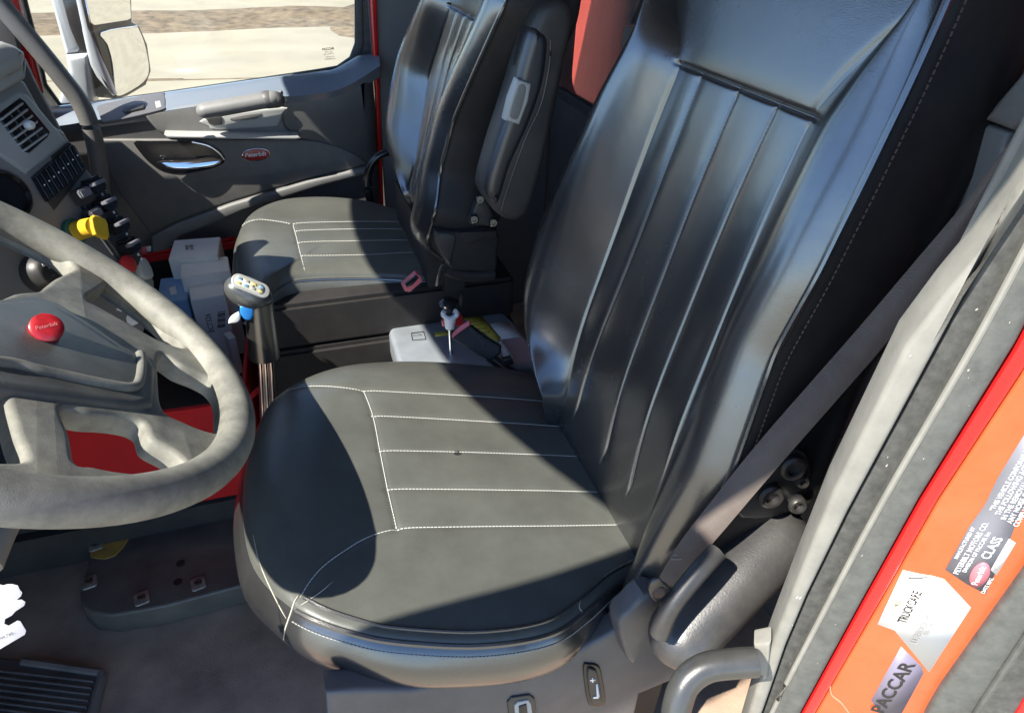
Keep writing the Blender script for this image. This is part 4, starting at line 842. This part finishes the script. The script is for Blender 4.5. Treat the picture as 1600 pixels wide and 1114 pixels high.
tube('seal_lip', [P(x, y, J(.004)) for x, y in E_[2]], .0022, SEALLT, dp, 8); tube('seal_lip', [P(x, y, J(.003)) for x, y in E_[6]], .0025, SEAL, dp, 8)
V = []; Fc = []
for k in range(22):
    a, b, dd = ((2, 3, .0066), (1, 2, -.0034), (0, 1, .0046))[k % 3 if k < 36 else 0]; t = random.uniform(430, 1060); u_ = random.uniform(.15, .85)
    q0, q1 = (np.array((np.interp(t, [e[1] for e in E_[n__]], [e[0] for e in E_[n__]]), t)) for n__ in (a, b))
    c_ = q0 * (1 - u_) + q1 * u_; r0 = random.choice((.5, .7, .9, 1.8)); st_ = random.uniform(1, 2.2); b0 = len(V)
    for m_ in range(7):
        th_ = 2 * math.pi * m_ / 7; rr_ = r0 * random.uniform(.6, 1.2); V.append(P(c_[0] + rr_ * math.cos(th_) - rr_ * math.sin(th_) * .5 * st_, c_[1] + rr_ * math.sin(th_) * st_, J(dd)))
    Fc.append(tuple(range(b0, b0 + 7)))
props(mk('chalky_scuff', V, Fc, mat('chalk_mark', (.42, .41, .37), .9), dp, False), kind='stuff')
JF = J(-.0046)
mp_ = plate('maker_plate', [(1477, 890), (1515, 822), (1538, 790), (1560, 745), (1605, 672), (1660, 690), (1590, 812), (1572, 860), (1540, 928), (1510, 912)], JF, .0004, LABELGR, jf)
JT = J(-.0044)
for s_, a, b in (('MANUFACTURED BY', (1496, 872), (1524, 823)), ('PETERBILT MOTORS CO.', (1497, 896), (1545, 816)), ('DIVISION OF PACCAR Inc', (1509, 893), (1548, 831)), ('CLASS', (1545, 873), (1567, 840)), ('DATE MFG.', (1538, 926), (1553, 902)),
                 ('"THIS VEHICLE CONFORMS TO ALL APPLICABLE', (1553, 797), (1650, 634)), ('THE FOLLOWING ACTS OR STANDARDS', (1562, 804), (1650, 656)), ('IN THE REMOVAL OF A NOISE CONTROL', (1571, 811), (1660, 662)), ('ANY NOISE CONTROL DEVICE', (1580, 817), (1645, 708)), ('COMPLIANCE WITH FEDERAL', (1590, 822), (1652, 717))):
    text('plate_lettering', s_, a, b, JT, WHITEINK, mp_, bold=.012)
plate('date_strip', [(1548, 890), (1577, 842), (1587, 848), (1557, 899)], J(-.0043), .0003, CARD, mp_); text('date_lettering', 'OCTOBER 2014', (1555, 893), (1581, 850), J(-.0042), GREYINK, mp_)
ov = [(1530 + 19 * math.cos(t) * .5 + 13 * math.sin(t) * .86 * -.0 + 0, 0) for t in (0,)]
ovl = []
for t in np.linspace(0, 2 * math.pi, 28, endpoint=False):
    a_, b_ = 21 * math.cos(t), 14 * math.sin(t); ovl.append((1531 + a_ * .52 + b_ * .85, 898 - a_ * .85 + b_ * .52))
ovp = plate('plate_emblem', ovl, J(-.0043), .0003, mat('faded_emblem', (.62, .17, .2), .5), mp_); text('plate_lettering', 'Peterbilt', (1527, 913), (1541, 885), J(-.0041), WHITEINK, mp_)
st = plate('service_sticker', [(1411, 891), (1437, 897), (1457, 900), (1475, 905), (1517, 949), (1452, 1050), (1398, 985), (1371, 975)], JF, .0005, LABELW, jf)
plate('folded_corner', [(1417, 901), (1455, 901), (1440, 904), (1420, 904)], J(-.0040), .0004, GREYINK, st)
text('sticker_lettering', 'TRUCKCARE', (1415, 973), (1441, 924), JT, INK, st, hfac=.0065, bold=.022)
text('sticker_lettering', 'LUBBOCK PETERBILT', (1432, 1005), (1475, 930), JT, GREYINK, st, bold=.02); text('sticker_lettering', '806 - 747 - 2579', (1449, 993), (1470, 957), JT, GREYINK, st, bold=.02)
plate('sticker_swirl', [(1397, 942), (1400, 936), (1405, 934), (1408, 938), (1405, 945), (1399, 948)], J(-.0043), .0003, mat('gold_print', (.5, .42, .25), .5), st, holes=[[(1399, 941), (1402, 937), (1405, 938), (1403, 943)]])
pcp = plate('maker_badge', [(1408, 1010), (1441, 1042), (1443, 1052), (1395, 1140), (1361, 1094)], JF, .0005, mat('grey_violet_label', (.17, .15, .2), .4), jf)
text('badge_lettering', 'PACCAR', (1379, 1114), (1431, 1036), JT, INK, pcp, hfac=.0105, bold=.03)
tube('paint_chip', [P(x, y, J(-.0045)) for x, y in ((1297, 1068), (1300, 1085), (1315, 1098), (1330, 1118))], .0007, mat('chip_pink', (.65, .25, .15), .6), jf, 5)
# inner trims behind the pillar
UPC = [(1600, 180), (1640, 110), (1700, 130), (1610, 320), (1545, 400), (1480, 470), (1412, 552), (1394, 525), (1440, 445), (1477, 400), (1520, 325)]
bt_ = thing('belt_guide_trim', 'grey plastic belt guide trim behind the driver door pillar', 'trim panel', (.6, .3, -.7))
XT = pxp(.56)
plate('pillar_cover', UPC, pxp(.50), .02, mat('pillar_cover_plastic', (.20, .21, .20), .5, bump=.2, bscale=600, var=.08, dust=.15), bt_, .006)
plate('lower_trim', [(1400, 520), (1425, 530), (1360, 690), (1300, 775), (1262, 700), (1275, 660)], XT, .05, mat('pillar_lower_plastic', (.17, .16, .2), .5, bump=.2, bscale=500, dust=.1), bt_, .006)
plate('mid_trim', [(1508, 330), (1525, 345), (1420, 530), (1392, 522), (1440, 440)], XT, .04, mat('pillar_trim_plastic', (.13, .14, .145)), bt_, .004)
plate('guide_housing', [(1555, 160), (1640, 60), (1680, 120), (1578, 205), (1534, 188)], XT, .05, GREYPL, bt_, .006)
plate('upper_trim', [(1533, 192), (1578, 207), (1560, 260), (1500, 350), (1440, 450), (1475, 330)], pxp(.565), .03, mat('pillar_trim_plastic', (.13, .14, .145)), bt_, .004)
tube('trim_seam', [P(x, y, pxp(.5585)) for x, y in ((1290, 668), (1310, 682), (1328, 699))], .0009, LTGREY, bt_, 6)
wb = thing('seat_belt', 'long brown-grey seat belt strap slanting across the driver seat side', 'seat belt', AT(1040, 915, .80))
Lp = [(1029, 903), (1060, 850), (1100, 797), (1180, 697), (1260, 605), (1340, 514), (1420, 420), (1500, 325), (1560, 245), (1640, 140)]
Rp = [(1063, 925), (1095, 872), (1140, 818), (1222, 722), (1305, 628), (1388, 532), (1455, 443), (1520, 345), (1572, 262), (1650, 152)]
V = []; n_ = 60
Lc, Rc = catmull(Lp, 7), catmull(Rp, 7); n_ = len(Lc)
for i in range(n_):
    t = i / (n_ - 1); dd = .765 - .29 * t + .09 * t * t
    a_, b_ = AT(*Lc[i], dd + .004), AT(*Rc[i], dd - .004 + .03 * max(0, t - .6)); nn = nrm(-ray(*Lc[i]))
    for s in range(7):
        q = a_ + (b_ - a_) * s / 6 + nn * .004 * math.sin(math.pi * s / 6); V.append(q)
    for s in range(6, -1, -1):
        q = a_ + (b_ - a_) * s / 6 + nn * (.004 * math.sin(math.pi * s / 6) - .0016); V.append(q)
Fc = [(i * 14 + k, i * 14 + (k + 1) % 14, (i + 1) * 14 + (k + 1) % 14, (i + 1) * 14 + k) for i in range(n_ - 1) for k in range(14)] + [tuple(range(14)), tuple((n_ - 1) * 14 + k for k in range(14))]
web = mk('webbing', V, Fc, WEB, wb)
ln = []
for k in range(5):
    y = 846 + 7 * k
    a_ = AT(1066 - 4.4 * k, y, .742); b_ = AT(1106 - 4.8 * k, y + (3 if k % 2 else -1), .735); ln.append(np.array([a_, (a_ + b_) / 2, b_]))
stitches('bar_tack', ln, web, mat('tack_thread', (.3, .26, .24), .8), .003, .0026, .0006)
an = plate('anchor_tongue', [(1014, 922), (1020, 910), (1032, 904), (1036, 910), (1050, 922), (1044, 934), (1030, 942), (1020, 936)], py_(.322), .004, mat('oily_steel', (.1, .1, .1)), wb, .0015, sm=2)
lathe('anchor_bolt', P(1030, 925, py_(.321)), (-.2, -1, .3), [(.006, -.003), (.006, .001), (.004, .002), (.0005, .002)], mat('rusty_bolt', (.09, .06, .045), .7, metal=.5), wb, 16)
gl = thing('entry_grab_handle', 'black tubular entry grab handle at the foot of the door pillar', 'grab handle', P(1180, 1050, J(.01)))
gp_ = [AT(1180, 1034, .66), AT(1150, 1036, .655), AT(1105, 1042, .65), AT(1075, 1062, .65), AT(1060, 1095, .655), AT(1052, 1150, .67), AT(1050, 1230, .70)]
tube('grab_tube', gp_, .0125, mat('grab_rubber', (.022, .023, .023), .3, spec=.7, bump=.15, bscale=300, dust=.12), gl, 20)
plate('mount_plate', [(1178, 1010), (1205, 1005), (1200, 1062), (1178, 1052)], J(.008), .02, SEALLT, gl, .004)
# ================================================================== BEHIND THE CAB AND OUTSIDE
rw = thing('rear_window', 'hazy rear window with black rubber frame looking at a red dump body', 'window', (BW, 1.03, -.43))
ho = rrect((BW - .004, 1.05, -.16), (0, 1, 0), (0, 0, 1), .795, .285, .03); hi = rrect((BW - .004, 1.05, -.16), (0, 1, 0), (0, 0, 1), .78, .258, .02)
plate3('window_frame', [ho, hi], (-1, 0, 0), .02, SEALDK, rw, .004); plate3('window_pane', [rrect((BW + .008, 1.05, -.16), (0, 1, 0), (0, 0, 1), .765, .265, .045)], (-1, 0, 0), .004, REARGLASS, rw)
bo = thing('dump_body', 'red steel dump body front wall behind the rear window', 'truck body', (1.2, 1.3, -1.25))
slab('front_wall', (.99, -.2, -1.25), (1.05, 2.36, .75), PINKRED, bo, .01)
for y in (-.1, .9): slab('wall_rib', (.96, y, -1.25), (.995, y + .08, .72), PINKRED, bo, .008)
slab('under_frame', (1.3, .6, -1.7), (3.6, 1.4, -1.3), BLKPL, bo, .02)
bh = thing('belt_retractor_tower', 'grey belt retractor tower beside the rear window', 'belt tower', (.70, 1.05, -.5))
plate('tower_cover', [(984, 36), (1003, -10), (1060, -60), (1060, 40), (1003, 50)], pxp(.68), .04, DKGREY, bh, .005); plate('tower_guide', [(975, 40), (1002, 44), (990, 80), (966, 130), (962, 120)], pxp(.675), .03, LTGREY, bh, .005)
# near-side windscreen pillar (shades the driver seat)
wp = thing('driver_windscreen_pillar', 'raked windscreen pillar on the driver side of the cab', 'pillar', (-.8, .13, -.3))
inn = np.array([(-.44, .165, .42), (-.47, .160, .385), (-.56, .150, .335), (-.66, .152, .285), (-.72, .158, .20), (-.77, .16, .05), (-.81, .16, -.12), (-.86, .16, -.35)])
outer = inn + np.array([(.05, -.125, .0)] * len(inn))
V = []
for a_, b_ in zip(catmull(inn, 5), catmull(outer, 5)):
    u_ = nrm(b_ - a_); w_ = nrm(np.cross(u_, (.6, 0, -.8)))
    for k in range(16):
        t = 2 * math.pi * k / 16; c_, s_ = math.cos(t), math.sin(t)
        V.append((a_ + b_) / 2 + u_ * np.linalg.norm(b_ - a_) / 2 * np.sign(c_) * abs(c_) ** .5 + w_ * .03 * np.sign(s_) * abs(s_) ** .6)
n_ = len(V) // 16
mk('pillar_core', V, [(i * 16 + k, i * 16 + (k + 1) % 16, (i + 1) * 16 + (k + 1) % 16, (i + 1) * 16 + k) for i in range(n_ - 1) for k in range(16)], DKGREY, wp)
# the bonnet lies just out of the picture; it colours the light that reaches the cab
bn = thing('bonnet', 'red truck bonnet in front of the windscreen', 'bonnet', (-1.8, 1.03, -1.2))
boxm('bonnet_shell', (-1.85, 1.03, -.62), ((1, 0, .12), (0, 1, 0), (-.12, 0, 1)), (1.8, 1.5, .7), RED, bn, .12, 5)
# yard
dm = thing('dirt_ridge', 'low ridge of loose brown dirt across the pale yard', 'dirt ridge', (0, 17.5, G))
n1, n2 = 220, 24; V = []
for j in range(n2):
    for i in range(n1):
        x = -30 + 60 * i / (n1 - 1); yy_ = -1.7 + 3.0 * j / (n2 - 1)
        hgt = .14 * max(0, 1 - (yy_ / 1.7) ** 2) * (.55 + .45 * math.sin(x * 1.3 + yy_) * math.sin(x * .57 + 1) + .3 * random.random()) - .012
        V.append((x, 17.6 + yy_ + .5 * math.sin(x * .4) , G + hgt))
mk('dirt_bank', V, [(j * n1 + i, j * n1 + i + 1, (j + 1) * n1 + i + 1, (j + 1) * n1 + i) for j in range(n2 - 1) for i in range(n1 - 1)], DIRT, dm)
props(tube('tyre_track', [(-30, 12.6, G + .002), (-3, 11.6, G + .002), (0, 11.4, G + .002), (30, 10.8, G + .002)], .03, DIRT, None, 6, flat=.2), kind='structure')
props(tube('tyre_track', [(-30, 11.4, G + .002), (-3, 10.4, G + .002), (0, 10.3, G + .002), (30, 9.6, G + .002)], .022, DIRT, None, 6, flat=.2), kind='structure')
props(plate3('dirt_patch', [np.array([P(x, y, pz(G + .004)) for x, y in ((500, 22), (512, 30), (517, 48), (530, 56), (620, 70), (700, 60), (700, 10), (560, 5))])], (0, 0, 1), .003, DIRT), kind='structure')
